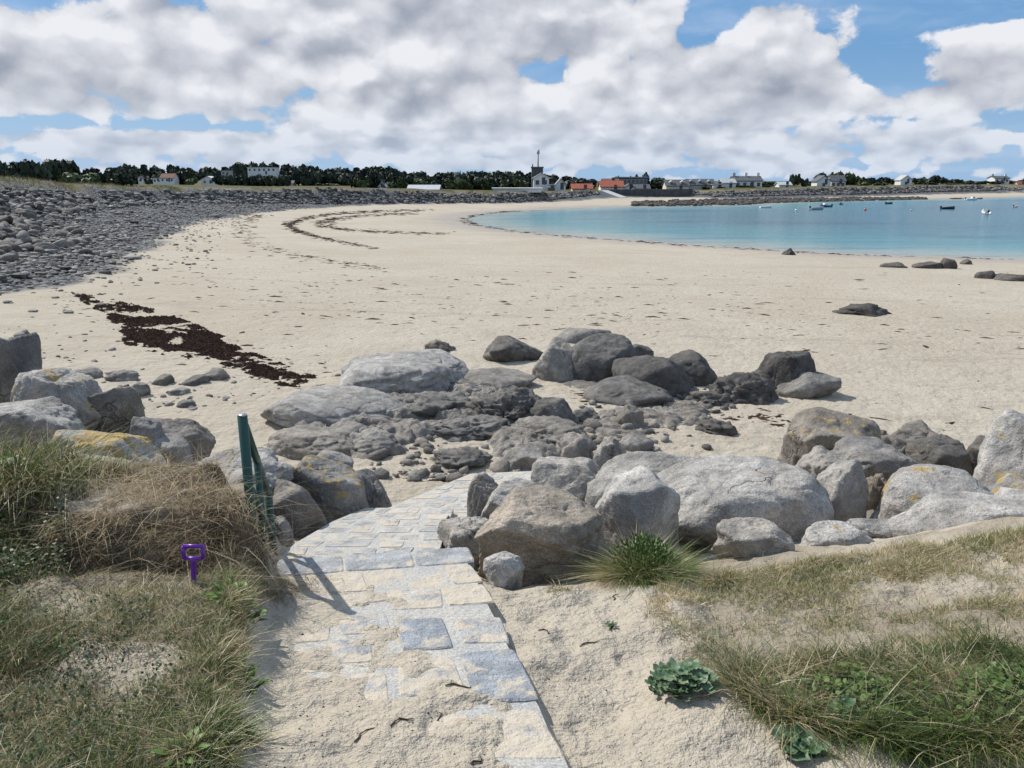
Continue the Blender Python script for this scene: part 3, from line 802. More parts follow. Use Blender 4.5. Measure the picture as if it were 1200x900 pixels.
ROCKS = [
 # right of the slipway
 ("largest grey granite boulder, long and smooth, behind the crest grass right of the tussock", (757, 538, 952, 636), 4.9, 'smooth', .74, .12, 0, 6),
 ("grey upright rounded boulder directly behind the grass tussock", (697, 551, 790, 625), 4.45, 'round', .80, .1, 0, 5),
 ("long low grey boulder lying behind the tussock boulder, left of the largest one", (697, 533, 840, 585), 5.45, 'round', .62, .15, 0, 5),
 ("brown-pink boulder with a rounded face at the right edge of the slipway", (566, 574, 700, 655), 4.05, 'round', .62, .8, 0, 6),
 ("thin upright split stone with a dark left side on the slipway edge", (550, 555, 592, 612), 5.25, 'block', .50, .3, 0, 5),
 ("pale boulder leaning beside the split stone on the slipway edge", (566, 562, 634, 612), 5.0, 'round', .74, .2, 0, 5),
 ("low wrinkled grey boulder touching the right end of the slipway step", (516, 603, 595, 655), 4.35, 'slab', .64, .3, 0, 5),
 ("broad pale grey boulder at the foot of the paved ramp, left of the long boulders", (627, 536, 706, 592), 5.65, 'round', .68, .3, 0, 5),
 ("small pale wedge-shaped stone lying on the sand beside the path", (569, 645, 612, 674), 3.62, 'block', .80, .05, 0, 5),
 ("dark narrow block standing in for the shadowed gap at the right end of the slipway step", (513, 608, 532, 640), 4.55, 'block', .12, .1, 0, 4),  # added block; its dark tone paints the shadow in the drop-off by the step
 ("tall rounded grey boulder in shade right of the largest boulder", (945, 540, 1010, 625), 5.2, 'round', .62, .2, 0, 5),
 ("flat-topped grey boulder behind the tall shaded boulder", (935, 526, 1004, 570), 5.95, 'slab', .60, .2, 0, 5),
 ("flat grey slab with a dark undercut face behind the right boulders", (985, 513, 1072, 557), 6.6, 'slab', .42, .15, 0, 5),
 ("big brown block with yellow lichen on its top edge, standing alone on the sand", (931, 480, 1022, 532), 7.3, 'block', .42, .6, .35, 5),
 ("dark square-cut block at the back of the right boulders", (1070, 509, 1136, 552), 6.7, 'block', .22, .35, 0, 5),
 ("small brown block between the dark square block and the tall pale boulder", (1133, 511, 1166, 542), 6.8, 'block', .34, .55, 0, 4),
 ("tall pale grey boulder with orange lichen at the right picture edge", (1158, 484, 1236, 566), 5.9, 'round', .78, .05, .3, 5),
 ("wide pale dome-shaped boulder with orange lichen and a mossy joint on the right", (1040, 547, 1176, 632), 4.95, 'smooth', .72, .12, .4, 6),
 ("long pale boulder in front of the mossy dome, behind the crest grass", (1050, 578, 1222, 640), 4.45, 'round', .74, .15, .05, 5),
 ("rusty lichened stone squeezed below the tall pale boulder", (1165, 556, 1225, 602), 5.25, 'block', .62, .25, .6, 4),
 ("pale pointed stone right of the mossy dome boulder", (1168, 572, 1225, 615), 4.75, 'block', .78, .05, .1, 4),
 ("light grey stone half buried in the crest grass below the tall shaded boulder", (950, 612, 1018, 645), 4.1, 'block', .74, .05, .1, 5),
 ("low tan stone sunk into the crest sand in front of the largest boulder", (845, 608, 924, 645), 4.05, 'round', .70, .4, 0, 5),
 ("flat grey stone in deep shade between the tall shaded boulder and the mossy dome", (985, 606, 1050, 632), 4.5, 'slab', .55, .1, 0, 4),
 ("rust-brown craggy stone in the hollow between the right boulders", (1000, 555, 1048, 608), 5.6, 'crag', .40, .9, 0, 5),
 ("tan slab leaning into the hollow left of the mossy dome", (1030, 563, 1068, 608), 5.3, 'slab', .68, .45, 0, 4),
 ("small flat brown rock on the sand beyond the dark square block", (1058, 492, 1094, 515), None, 'slab', .42, .5, 0, 4),
 ("small dark rock on the sand right of the lichened brown block", (1018, 504, 1042, 519), None, 'crag', .22, .3, 0, 4),
 ("dark crumbling rock between the grey slab and the square-cut block", (1040, 522, 1076, 556), 6.9, 'crag', .20, .25, 0, 4),
 # dark rocks out on the sand
 ("blackish upright rock, tallest of the pair right of the beach rocks", (891, 409, 948, 463), None, 'block', .10, .2, 0, 5),
 ("grey blunt rock leaning against the blackish upright rock", (915, 434, 972, 468), None, 'round', .38, .15, 0, 5),
 ("dark grey lumpy rock left of the blackish upright rock", (838, 431, 907, 475), None, 'crag', .16, .2, 0, 5),
 ("low dark crumbled rock trailing left of the lumpy dark rock", (798, 454, 852, 479), None, 'crag', .20, .35, 0, 5),
 ("smooth dark grey slab at the near end of the sloping beach rocks", (692, 440, 779, 476), None, 'smooth', .26, .15, 0, 5),
 ("dark curved rock in the middle of the sloping beach rocks", (730, 413, 809, 465), None, 'smooth', .13, .2, 0, 5),
 ("dark tapering rock at the right end of the sloping beach rocks", (770, 410, 834, 452), None, 'smooth', .12, .2, 0, 5),
 ("large dome-shaped dark rock with a pale left flank on the sand", (660, 390, 742, 448), None, 'round', .20, .1, 0, 5),
 ("pale cracked rock joined to the left of the dark dome rock", (630, 394, 692, 447), None, 'block', .62, .4, 0, 5),
 ("grey rock peeping over the top of the dark dome rock", (655, 380, 712, 404), None, 'block', .45, .2, 0, 4),
 ("small dark rock behind the right shoulder of the dark dome rock", (732, 402, 762, 421), None, 'round', .18, .2, 0, 4),
 ("dark hooded rock standing by itself left of the dome rock", (573, 394, 634, 426), None, 'round', .18, .3, 0, 5),
 ("small brown pair-topped rock on open sand beyond the pale outcrop", (499, 397, 531, 413), None, 'crag', .30, .5, 0, 4),
 # pale outcrop in the middle
 ("broad pale smooth rock at the top of the middle outcrop", (402, 410, 536, 468), None, 'smooth', .74, .05, 0, 6),
 ("long pale shelf of rock at the left of the middle outcrop", (330, 452, 480, 506), None, 'smooth', .66, .1, .05, 6),
 ("dark hollowed rock under the long pale shelf", (375, 490, 434, 520), None, 'round', .42, .2, 0, 5),
 ("flat brownish rock at the back right of the middle outcrop", (530, 431, 617, 460), None, 'smooth', .40, .35, 0, 5),
 ("dark rough hump of rock at the right of the middle outcrop", (543, 447, 643, 505), None, 'crag', .22, .15, 0, 6),
 ("dark sloping rock at the right foot of the rough hump", (620, 466, 670, 504), None, 'block', .22, .2, 0, 5),
 ("dark broken rock in the centre of the middle outcrop", (474, 456, 552, 494), None, 'crag', .26, .1, 0, 5),
 ("dark ridged rock below the centre of the middle outcrop", (506, 486, 594, 518), None, 'crag', .30, .15, 0, 5),
 ("low tan ledge of rock at the near left of the middle outcrop", (322, 497, 424, 538), None, 'slab', .55, .5, 0, 5),
 ("grey ledge at the near edge of the middle outcrop", (412, 500, 474, 536), None, 'slab', .48, .25, 0, 5),
 ("tan-grey craggy rock between the outcrop and the long boulders", (584, 488, 680, 528), None, 'crag', .44, .4, 0, 5),
 ("dark craggy rock on the sand beside the end of the ramp", (508, 520, 570, 552), None, 'crag', .30, .25, 0, 5),
 ("grey rounded rock at the head of the ramp", (593, 521, 640, 552), None, 'round', .46, .2, 0, 5),
 ("small dark knob of rock right of the sloping dark rock", (668, 476, 699, 497), None, 'crag', .26, .2, 0, 4),
 ("upright tan splinter of rock in the rubble patch", (724, 473, 752, 503), None, 'block', .40, .4, 0, 4),
 ("grey loaf-shaped stone in the rubble patch", (726, 508, 762, 529), None, 'round', .44, .15, 0, 4),
 ("dark flat rock at the right of the rubble patch", (820, 490, 858, 510), None, 'crag', .20, .3, 0, 4),
 ("tan block in the rubble above the pale ramp boulder", (655, 505, 700, 537), 7.1, 'crag', .55, .4, 0, 4),
 ("pale cracked block in the rubble right of the tan block", (694, 510, 735, 540), 6.9, 'crag', .58, .3, 0, 4),
 # left boulders
 ("big dark rounded boulder at the left picture edge", (-26, 388, 54, 474), 7.1, 'round', .30, .05, 0, 5),
 ("light angular boulder with orange lichen next to the big dark boulder", (30, 429, 120, 504), 6.2, 'block', .72, .2, .35, 6),
 ("brownish boulder right behind the light lichened boulder", (102, 448, 165, 510), 6.35, 'round', .38, .45, 0, 5),
 ("grey slab at the left picture edge above the tall grass", (-20, 465, 86, 515), 5.5, 'slab', .58, .1, 0, 5),
 ("large grey boulder capped with orange lichen behind the dry hump", (82, 494, 194, 570), 5.0, 'block', .62, .1, .75, 6),
 ("bluish grey boulder sandwiched above the orange-capped boulder", (158, 486, 192, 524), 6.0, 'round', .50, 0, 0, 4),
 ("brown-grey block at the right end of the left boulders", (180, 486, 246, 530), 6.8, 'block', .36, .45, 0, 5),
 ("small grey stone in front of the brown-grey block", (172, 511, 217, 538), 5.95, 'block', .46, .1, 0, 4),
 ("flat pale boulder with one orange spot behind the green handrail", (186, 526, 336, 592), 5.15, 'slab', .64, .05, .2, 6),
 ("egg-shaped grey boulder with two orange lichen patches left of the ramp", (332, 534, 425, 602), 5.5, 'smooth', .46, .15, .45, 6),
 ("grey rounded stone peeping behind the egg-shaped boulder", (363, 527, 413, 566), 6.05, 'smooth', .48, .1, .1, 5),
 ("dark blocky stone between the egg-shaped boulder and the ramp", (408, 550, 457, 597), 5.9, 'block', .34, .05, 0, 5),
 ("olive-tinted round boulder right beside the low handrail post", (308, 564, 380, 632), 4.9, 'smooth', .36, .35, .15, 5),
 ("dark smooth stone low down between the handrail and the slipway", (304, 604, 342, 652), 4.45, 'smooth', .34, .1, 0, 5),
 # stones on the open beach
 ("rounded grey beach stone in front of the seaweed, nearest the left boulders", (152, 449, 175, 465), None, 'round', .38, .3, 0, 4, 'beach_stone'),
 ("twin-lobed pale stone lying above the left boulders on the sand", (126, 432, 159, 448), None, 'crag', .46, .3, 0, 4, 'beach_stone'),
 ("brownish stone below the left half of the seaweed patch", (179, 439, 203, 452), None, 'round', .30, .5, 0, 4, 'beach_stone'),
 ("dark oval stone in the middle of the stones below the seaweed", (214, 438, 242, 453), None, 'round', .22, .3, 0, 4, 'beach_stone'),
 ("brown stone touching the lower fringe of the seaweed patch", (239, 431, 266, 446), None, 'round', .34, .45, 0, 4, 'beach_stone'),
 ("flat stone on the sand straight above the light lichened boulder", (88, 430, 117, 445), None, 'slab', .44, .35, 0, 4, 'beach_stone'),
 ("flat grey stone on the sand near the big dark boulder", (17, 387, 37, 397), None, 'slab', .42, .2, 0, 4, 'beach_stone'),
 ("bluish flat stone right of the rounded grey beach stone", (198, 455, 222, 464), None, 'slab', .44, .05, 0, 4, 'beach_stone'),
 ("small dark flat stone just above the brown-grey block", (207, 469, 228, 478), None, 'slab', .24, .2, 0, 4, 'beach_stone'),
 # far rocks near the water
 ("dark pointed heap of rock alone on the wide sand, right of centre", (986, 354, 1040, 371), None, 'crag', .10, .35, 0, 4),
 ("dark rock sitting at the water's edge", (916, 291, 932, 299), None, 'crag', .10, .3, 0, 4),
 ("low brown rock, leftmost of the row near the water on the right", (1033, 307, 1058, 314), None, 'slab', .16, .5, 0, 4),
 ("long low brown rock, second of the row near the water", (1072, 306, 1103, 315), None, 'slab', .14, .5, 0, 4),
 ("peaked brown rock, tallest of the row near the water", (1101, 303, 1121, 315), None, 'block', .16, .5, 0, 4),
 ("tiny brown rock at the far end of the row near the water", (1126, 304, 1138, 310), None, 'block', .16, .5, 0, 4),
 ("dark rock leading the lower trio by the right picture edge", (1144, 317, 1164, 327), None, 'block', .14, .3, 0, 4),
 ("small rock in the middle of the lower trio by the right picture edge", (1160, 321, 1174, 327), None, 'round', .16, .4, 0, 4),
 ("long rock at the end of the lower trio by the right picture edge", (1172, 320, 1206, 330), None, 'slab', .15, .4, 0, 4),
]
ROCK_OBJ = {}
for i, R_ in enumerate(ROCKS):
    lab, box, Yd, shp, tone, br, li, sub = R_[:8]
    nm = R_[8] if len(R_) > 8 else ('boulder' if (box[3] - box[1]) > 28 else 'rock')
    cat = {'boulder': 'boulder', 'rock': 'rock', 'beach_stone': 'stone'}[nm]
    ROCK_OBJ[i] = boulder(lab, box, Yd, shp, tone, br, li, seed=i + 1, sub=sub, name=nm, cat=cat)

def merge_rocks(name, pos, size, tone, brown, label, sub=1, squash=.7, kind='stuff', facets=7):
    protos = [rock_shape(900 + k, sub, facets, 10, .08, 0, .18)[0] for k in range(8)]
    F = ICO[sub][1]; nv = len(ICO[sub][0])
    n = len(pos)
    k = rng.integers(0, 8, n); a = rng.uniform(0, 2 * np.pi, n)
    P = np.array(protos)[k]
    sx = size * rng.uniform(.75, 1.3, n); sy = size * rng.uniform(.75, 1.3, n); sz = size * squash * rng.uniform(.7, 1.3, n)
    P = P * np.stack([sx, sy, sz], 1)[:, None, :]
    c, s = np.cos(a)[:, None], np.sin(a)[:, None]
    P = np.stack([P[..., 0] * c - P[..., 1] * s, P[..., 0] * s + P[..., 1] * c, P[..., 2]], -1)
    P = P + pos[:, None, :]
    FF = (F[None] + (np.arange(n) * nv)[:, None, None]).reshape(-1, 3)
    me = mesh_np(name, P.reshape(-1, 3), FF, sub > 1, {'tone': np.repeat(tone, nv), 'brown': np.repeat(brown, nv)}, [M_ROCKS])
    return link(name, me, kind=kind, label=label)

def in_px_poly(n, poly):
    poly = np.array(poly, float); out = []
    lo, hi = poly.min(0), poly.max(0)
    while len(out) < n:
        p = rng.uniform(lo, hi, (4000, 2))
        d, _, _ = poly_sd(p[:, 0], p[:, 1], poly)
        out += [tuple(v) for v in p[d > 0]]
    return np.array(out[:n])
def px_ground_many(p, z0=2.3):
    P = np.array([at_z(a, b, z0) for a, b in p])
    for _ in range(4):
        z = Hq(P[:, 0], P[:, 1])
        P = np.array([at_z(a, b, zz) for (a, b), zz in zip(p, z)])
    return P
# rubble between the rocks
def scatter_px(n, boxes):
    out = []
    for _ in range(n):
        b = boxes[rng.integers(len(boxes))]
        out.append((rng.uniform(b[0], b[2]), rng.uniform(b[1], b[3])))
    return out
def rubble():
    pts = scatter_px(330, [(676, 468, 830, 528), (690, 475, 790, 520), (500, 500, 700, 556), (470, 540, 560, 566), (560, 480, 640, 520), (790, 455, 860, 500), (420, 520, 520, 560), (1000, 530, 1070, 600), (640, 490, 700, 530)])
    P = np.array([ground(*p) for p in pts])
    s = np.abs(rng.normal(0, .05, len(P))) + .022
    P[:, 2] += s * .2
    merge_rocks('stone_rubble', P, s, rng.uniform(.15, .62, len(P)), rng.uniform(.1, .6, len(P)), 'broken stones scattered between the beach rocks', 2)
    pts = scatter_px(150, [(110, 425, 280, 480), (140, 440, 230, 480), (0, 380, 140, 440), (220, 420, 400, 470)])
    P = np.array([ground(*p) for p in pts]); s = np.abs(rng.normal(0, .03, len(P))) + .02
    merge_rocks('pebbles', P, s, rng.uniform(.15, .6, len(P)), rng.uniform(.1, .6, len(P)), 'small stones scattered on the sand below the seaweed', 2, .6)
rubble()

def bedrock(label, poly_px, amp, tone, brown, seed, res=150):
    """broken shelf of living rock: a rough sheet that dives under the sand at its rim"""
    P = [tuple(ground(a, b)[:2]) for a, b in poly_px]
    A = np.array(P); lo, hi = A.min(0) - .05, A.max(0) + .05
    nx = res; ny = int(res * (hi[1] - lo[1]) / (hi[0] - lo[0])) + 2
    X, Y = np.meshgrid(np.linspace(lo[0], hi[0], nx), np.linspace(lo[1], hi[1], ny)); x = X.ravel(); y = Y.ravel()
    d, _, _ = poly_sd(x, y, P)
    q = np.stack([x, y, np.zeros_like(x)], 1)
    wx = .3 * fbm2(x * 2, y * 2, 2, seed + 1); wy = .3 * fbm2(x * 2, y * 2, 2, seed + 2)
    # stepped blocks cut by joints
    r1 = np.abs(noise2((x + wx) * 1.8 + (y + wy) * .9, (y + wy) * 2.6, seed)); r2 = np.abs(noise2((x + wx) * 4.3, (y + wy) * 4.3 + x, seed + 5))
    h = .6 * ss(.0, .30, r1) + .28 * ss(0, .25, r2) + .35 * fbm2(x * 3, y * 3, 4, seed + 6, .6) + .10 * fbm2(x * 14, y * 14, 3, seed + 7)
    z = Hq(x, y) + amp * h * ss(-.02, .35, d + .12 * fbm2(x * 5, y * 5, 3, seed + 8)) * 1.1 - .04 - .05 * (d < 0)
    idx = np.arange(nx * ny).reshape(ny, nx)
    F = np.stack([idx[:-1, :-1], idx[:-1, 1:], idx[1:, 1:], idx[1:, :-1]], -1).reshape(-1, 4)
    keep = (d[F] > -.06).any(1)
    c = np.array([A[:, 0].mean(), A[:, 1].mean(), 0])
    o = link('bedrock', mesh_np('bedrock', np.stack([x, y, z], 1) - c, F[keep], True, None, [M_ROCK]), None, c, label=label, cat='rock')
    o['tone'] = tone; o['brown'] = brown; o['lichen'] = 0.0
bedrock('low broken shelf of bedrock between the rocks of the middle outcrop', [(330, 508), (345, 532), (430, 540), (520, 512), (560, 510), (590, 560), (660, 545), (700, 520), (672, 482), (640, 470), (560, 440), (470, 450), (380, 462)], .22, .44, .35, 301, 190)
bedrock('jumbled tan rock rubble on the sand right of the middle outcrop', [(676, 500), (690, 535), (740, 535), (775, 505), (830, 500), (850, 470), (790, 468), (740, 478), (700, 480)], .13, .42, .5, 341, 130)
bedrock('dark broken rock in the hollow among the right-hand boulders', [(930, 560), (960, 610), (1050, 620), (1090, 560), (1140, 545), (1130, 515), (1060, 508), (990, 520)], .22, .34, .45, 371, 110)
bedrock('narrow rock shelf under the sloping dark beach rocks', [(640, 446), (700, 474), (770, 472), (836, 450), (800, 430), (700, 430)], .08, .30, .4, 391, 110)

# ------------------------------------------------------------------ boulder bank round the bay
def bank_points(n_per_m, dmin_f, dmax_f, jit=.4):
    out = []
    for i in range(len(F_PRE) - 1, len(F_PRE) + len(FOOT)):
        a = np.array(F_XY[i]); b = np.array(F_XY[i + 1]); L = np.linalg.norm(b - a)
        t = (b - a) / L; nrm = np.array([-t[1], t[0]])
        m = int(L * n_per_m)
        s = rng.uniform(0, 1, m)
        w = F_W[i] * (1 - s) + F_W[i + 1] * s; zt = F_T[i] * (1 - s) + F_T[i + 1] * s
        lo, hi = dmin_f(w, zt), dmax_f(w, zt)
        d = lo + (hi - lo) * rng.uniform(0, 1, m)
        p = a[None] + (b - a)[None] * s[:, None] + nrm[None] * d[:, None]
        out.append(np.concatenate([p, (d / np.maximum(w, .1))[:, None]], 1))
    P = np.concatenate(out)
    # keep to the field of view with a margin
    ang = np.abs(np.arctan2(P[:, 0], P[:, 1]))
    return P[(ang < math.radians(39)) & (P[:, 1] > 8)]
def bank_rocks():
    top = lambda w, zt, zb=1.2: w + (zt - np.where(zt > 5.5, 2.3, np.where(zt > 4.8, 1.6, 1.0)) - .13 * w) / .62
    P = bank_points(14, lambda w, zt: w * .8, lambda w, zt: np.maximum(w + 1.5, top(w, zt) - .9))
    n = len(P)
    Y = P[:, 1]
    z = Hq(P[:, 0], P[:, 1])
    size = rng.uniform(.17, .44, n) * np.interp(Y, [20, 60, 150, 300], [1.0, .95, 1.0, 1.35]) * rng.choice([.7, 1, 1.25], n)
    tone = np.clip(rng.normal(.28, .22, n), .02, .95); brown = np.clip(rng.normal(.12, .1, n), 0, .5)
    # the big blocks at the near end of the bank
    bp = in_px_poly(85, [(-5, 240), (20, 232), (60, 236), (90, 248), (128, 280), (120, 300), (70, 296), (30, 300), (-5, 312)])
    BP = np.array([ground(*p) for p in bp]); bs = rng.uniform(.18, .44, len(BP))
    P = np.concatenate([P, np.stack([BP[:, 0], BP[:, 1], BP[:, 1] * 0], 1)]); z = np.concatenate([z, BP[:, 2]]); size = np.concatenate([size, bs])
    tone = np.concatenate([tone, rng.uniform(.2, .6, len(BP))]); brown = np.concatenate([brown, rng.uniform(.05, .45, len(BP))]); n = len(P); Y = P[:, 1]
    near = np.argsort(-(size / Y))[:300]
    rest = np.ones(n, bool); rest[near] = False
    pos = np.stack([P[:, 0], P[:, 1], z + size * .25], 1)
    merge_rocks('bank_rocks', pos[rest], size[rest], tone[rest], brown[rest], 'grey rocks of the long sea bank round the bay', 1, .75)
    protos = []
    for k in range(10):
        S, F = rock_shape(700 + k, 3, 12, 16, .06, .03, .12)
        protos.append(mesh_np('bank_rock', S, F, True, None, [M_ROCK]))
    for q, i in enumerate(near):
        o = link('bank_rock', protos[q % 10], None, pos[i], label='angular grey rock among those piled along the left shore bank', cat='rock', group='rocks piled on the left shore bank')
        s = size[i] * 1.1
        o.scale = (s * rnd.uniform(.8, 1.3), s * rnd.uniform(.8, 1.2), s * rnd.uniform(.55, .9))
        o.rotation_euler = (rnd.uniform(-.5, .5), rnd.uniform(-.5, .5), rnd.uniform(0, 6.28))
        o['tone'] = float(tone[i]); o['brown'] = float(min(.45, brown[i] + .15)); o['lichen'] = 0.0
    # shingle below
    P = bank_points(95, lambda w, zt: -1.0 + 0 * w, lambda w, zt: w * 1.1)
    keep = (P[:, 0] < 5) & (P[:, 1] < 150) & (rng.uniform(0, 1, len(P)) < np.interp(P[:, 1], [15, 60, 150], [1, .6, .3]))
    keep &= (P[:, 2] > rng.uniform(-.1, .25, len(P)))
    P = P[keep]; n = len(P)
    size = np.abs(rng.normal(0, .06, n)) + .05 + .00045 * P[:, 1]
    size *= np.where(rng.uniform(0, 1, n) < .03, 2.2, 1)
    z = Hq(P[:, 0], P[:, 1])
    pos = np.stack([P[:, 0], P[:, 1], z + size * .15], 1)
    merge_rocks('shingle', pos, size, np.clip(rng.normal(.32, .26, n), .02, .95), np.clip(rng.normal(.12, .1, n), 0, .4), 'grey shingle along the upper edge of the sand', 1, .55)
    # stray cobbles down onto the sand
    P = bank_points(3.2, lambda w, zt: -5.0 + 0 * w, lambda w, zt: 0 * w)
    P = P[(P[:, 0] < -5) & (P[:, 1] < 120)]
    n = len(P); s = np.abs(rng.normal(0, .05, n)) + .05
    merge_rocks('stray_cobbles', np.stack([P[:, 0], P[:, 1], Hq(P[:, 0], P[:, 1]) + s * .15], 1), s, rng.uniform(.15, .6, n), rng.uniform(0, .4, n), 'loose cobbles on the sand below the shingle', 1, .5)
    # dark weed covered rocks at the far tideline
    pts = []
    for _ in range(1500):
        px = rng.uniform(742, 1085)
        lo = np.interp(px, [742, 800, 870, 905, 1000, 1085], [241, 241, 240, 237.5, 235.5, 233.4]); hi = np.interp(px, [742, 800, 900, 1085], [237.5, 235, 233, 231.5])
        p = ground(px, rng.uniform(hi, lo + .5)); pts.append(p)
    P = np.array(pts); n = len(P); s = rng.uniform(.25, .75, n); P[:, 2] += s * .15
    merge_rocks('tideline_rocks', P, s, rng.uniform(.02, .16, n), rng.uniform(.2, .7, n), 'dark weed-covered rocks at the far waterline', 1, .7)
bank_rocks()

# ------------------------------------------------------------------ seaweed
def wrack_mat():
    m, nt, b = new_mat('seaweed')
    tc = nt.node('ShaderNodeTexCoord').outputs['Object']
    c = nt.mix(nt.noise(tc, 6, 4), (0.016, 0.010, 0.008), (0.085, 0.048, 0.032))
    nt.l.new(c, b.inputs['Base Color']); b.inputs['Roughness'].default_value = .9; b.inputs['Specular IOR Level'].default_value = .1
    return m
M_WRACK = wrack_mat()
def flakes(name, P, size, label, stretch=1.6, lift=.25):
    n = len(P); k = 7
    t = np.linspace(0, 2 * np.pi, k, endpoint=False)
    rr = rng.uniform(.5, 1.2, (n, k))
    a = rng.normal(0, .5, n)
    X = np.cos(t)[None] * rr * size[:, None] * stretch; Yv = np.sin(t)[None] * rr * size[:, None] * .8
    c, s = np.cos(a)[:, None], np.sin(a)[:, None]
    x = P[:, 0:1] + X * c - Yv * s; y = P[:, 1:2] + X * s + Yv * c
    z = Hq(x.ravel(), y.ravel()).reshape(n, k) - .006 + rng.uniform(-.2, .5, (n, k)) * size[:, None] * lift
    ring = np.stack([x, y, z], -1)
    mid = P.copy(); mid[:, 2] = Hq(P[:, 0], P[:, 1]) + size * lift * rng.uniform(.6, 1.6, n)
    V = np.concatenate([ring, mid[:, None]], 1).reshape(-1, 3)
    f = np.array([[i, (i + 1) % k, k] for i in range(k)])
    F = (f[None] + (np.arange(n) * (k + 1))[:, None, None]).reshape(-1, 3)
    return link(name, mesh_np(name, V, F, False, None, [M_WRACK]), kind='stuff', label=label)
def seaweed():
    poly = [(78, 342), (125, 349), (185, 364), (232, 381), (276, 400), (280, 408), (345, 432), (385, 447), (380, 456), (330, 452), (262, 428), (190, 416), (146, 403), (136, 380), (110, 362)]
    p = in_px_poly(30000, poly)
    d, _, _ = poly_sd(p[:, 0], p[:, 1], poly)
    nz = 1.15 * fbm2(p[:, 0] / 34., p[:, 1] / 8., 4, 5) + .9 * fbm2(p[:, 0] / 11., p[:, 1] / 2.6, 3, 15) + .05 * np.clip(d, 0, 8)
    nz = nz + rng.normal(0, .14, len(nz)) - .25 * ss(235, 300, p[:, 0])
    P = px_ground_many(p[nz > .25])
    flakes('wrack_patch', P, rng.uniform(.015, .05, len(P)), 'dark brown seaweed drift lying on the sand on the left', 1.8, .8)
    # strandlines and loose wrack
    L = []
    def along(pts, n, sp, py=1.0):
        pts = np.array(pts, float)
        for _ in range(n):
            t = rng.uniform(0, len(pts) - 1.001); i = int(t); f = t - i
            q = pts[i] * (1 - f) + pts[i + 1] * f
            L.append((q[0] + rng.normal(0, sp), q[1] + rng.normal(0, py)))
    along([(505, 246), (440, 248), (385, 251), (350, 258), (338, 264), (350, 272), (385, 281), (440, 291)], 950, 3, .8)
    along([(480, 250), (420, 253), (385, 258), (375, 263), (400, 269), (450, 272), (520, 274)], 700, 6, .9)
    along([(300, 252), (285, 262), (284, 275), (310, 290), (370, 304), (450, 316)], 420, 8, 1.5)
    along([(544, 258), (560, 264), (600, 271), (700, 279.5), (800, 287), (900, 293), (1000, 298.5), (1200, 304)], 500, 6, .45)
    along([(546, 257), (556, 252.5), (600, 247.5), (700, 242)], 160, 3, .3)
    along([(230, 300), (320, 322), (450, 345), (620, 365), (800, 372), (1000, 385), (1200, 400)], 260, 40, 9)
    along([(180, 330), (330, 352), (500, 380), (700, 372)], 170, 50, 12)
    along([(480, 330), (700, 345), (960, 352)], 120, 60, 10)
    along([(860, 490), (905, 488), (930, 492)], 60, 10, 4)
    along([(470, 556), (505, 560)], 40, 10, 3)
    along([(660, 460), (690, 468), (720, 470)], 30, 8, 2)
    along([(80, 345), (180, 385), (260, 415), (370, 450)], 420, 22, 10)
    for _ in range(300): L.append((rng.uniform(150, 1200), 318 + 190 * rng.uniform(0, 1) ** 1.6))
    L = [q for q in L if q[1] > 239]
    P = px_ground_many(np.array(L), 2.0)
    ok = (P[:, 1] < 260)
    P = P[ok]
    size = rng.uniform(.018, .055, len(P)) * np.interp(P[:, 1], [8, 20, 60, 150], [.8, 1.1, 2.2, 5.0]) * rng.choice([.5, .8, 1, 1.7], len(P))
    flakes('strand_wrack', P, size, 'bits of dark seaweed in strandlines across the beach', 2.6, .25)
seaweed()

# ------------------------------------------------------------------ slipway of set stones
def mat_paving():
    m, nt, b = new_mat('paving_granite')
    tc0 = nt.node('ShaderNodeTexCoord').outputs['Object']
    oi = nt.node('ShaderNodeObjectInfo')
    cx = nt.node('ShaderNodeCombineXYZ'); nt.l.new(nt.math('MULTIPLY', oi.outputs['Random'], 53.0), cx.inputs[0])
    tc = nt.vmath('ADD', tc0, cx.outputs[0])
    tone = nt.attr('tone', 'OBJECT'); blue = nt.attr('blue', 'OBJECT'); sandy = nt.attr('sandy', 'OBJECT')
    c = nt.mix(tone, (0.17, 0.17, 0.17), (0.56, 0.55, 0.53))
    c = nt.mix(blue, c, (0.235, 0.265, 0.30))
    c = nt.mix(1.0, c, nt.ramp(nt.noise(tc, 6, 5, .6), .3, .7, .75, 1.2), 'MULTIPLY')
    c = nt.mix(1.0, c, nt.ramp(nt.noise(tc, 160, 2, .8), .3, .7, .6, 1.35), 'MULTIPLY')
    n = nt.math('ADD', nt.noise(tc0, 9, 6, .65, .4), nt.math('MULTIPLY', sandy, .3))
    c = nt.mix(nt.ramp(n, .56, .72, 0, .9), c, (0.53, 0.46, 0.36))
    nt.l.new(c, b.inputs['Base Color'])
    b.inputs['Roughness'].default_value = .8; b.inputs['Specular IOR Level'].default_value = .25
    h = nt.math('ADD', nt.math('MULTIPLY', nt.noise(tc, 14, 5, .65), .035), nt.math('MULTIPLY', nt.noise(tc, 120, 2, .7), .004))
    nt.l.new(nt.bump(h, .8, 1.0), b.inputs['Normal'])
    return m
M_PAVE = mat_paving()
def mat_mortar():
    m, nt, b = new_mat('sandy_mortar')
    tc = nt.node('ShaderNodeTexCoord').outputs['Object']
    c = nt.mix(nt.ramp(nt.noise(tc, 5, 5, .65), .35, .65), (0.53, 0.495, 0.435), (0.44, 0.435, 0.415))
    c = nt.mix(1.0, c, nt.ramp(nt.noise(tc, 90, 3, .75), .3, .7, .7, 1.2), 'MULTIPLY')
    nt.l.new(c, b.inputs['Base Color']); b.inputs['Roughness'].default_value = .95
    nt.l.new(nt.bump(nt.noise(tc, 40, 5, .7), .6, .03), b.inputs['Normal'])
    return m
M_MORT = mat_mortar()

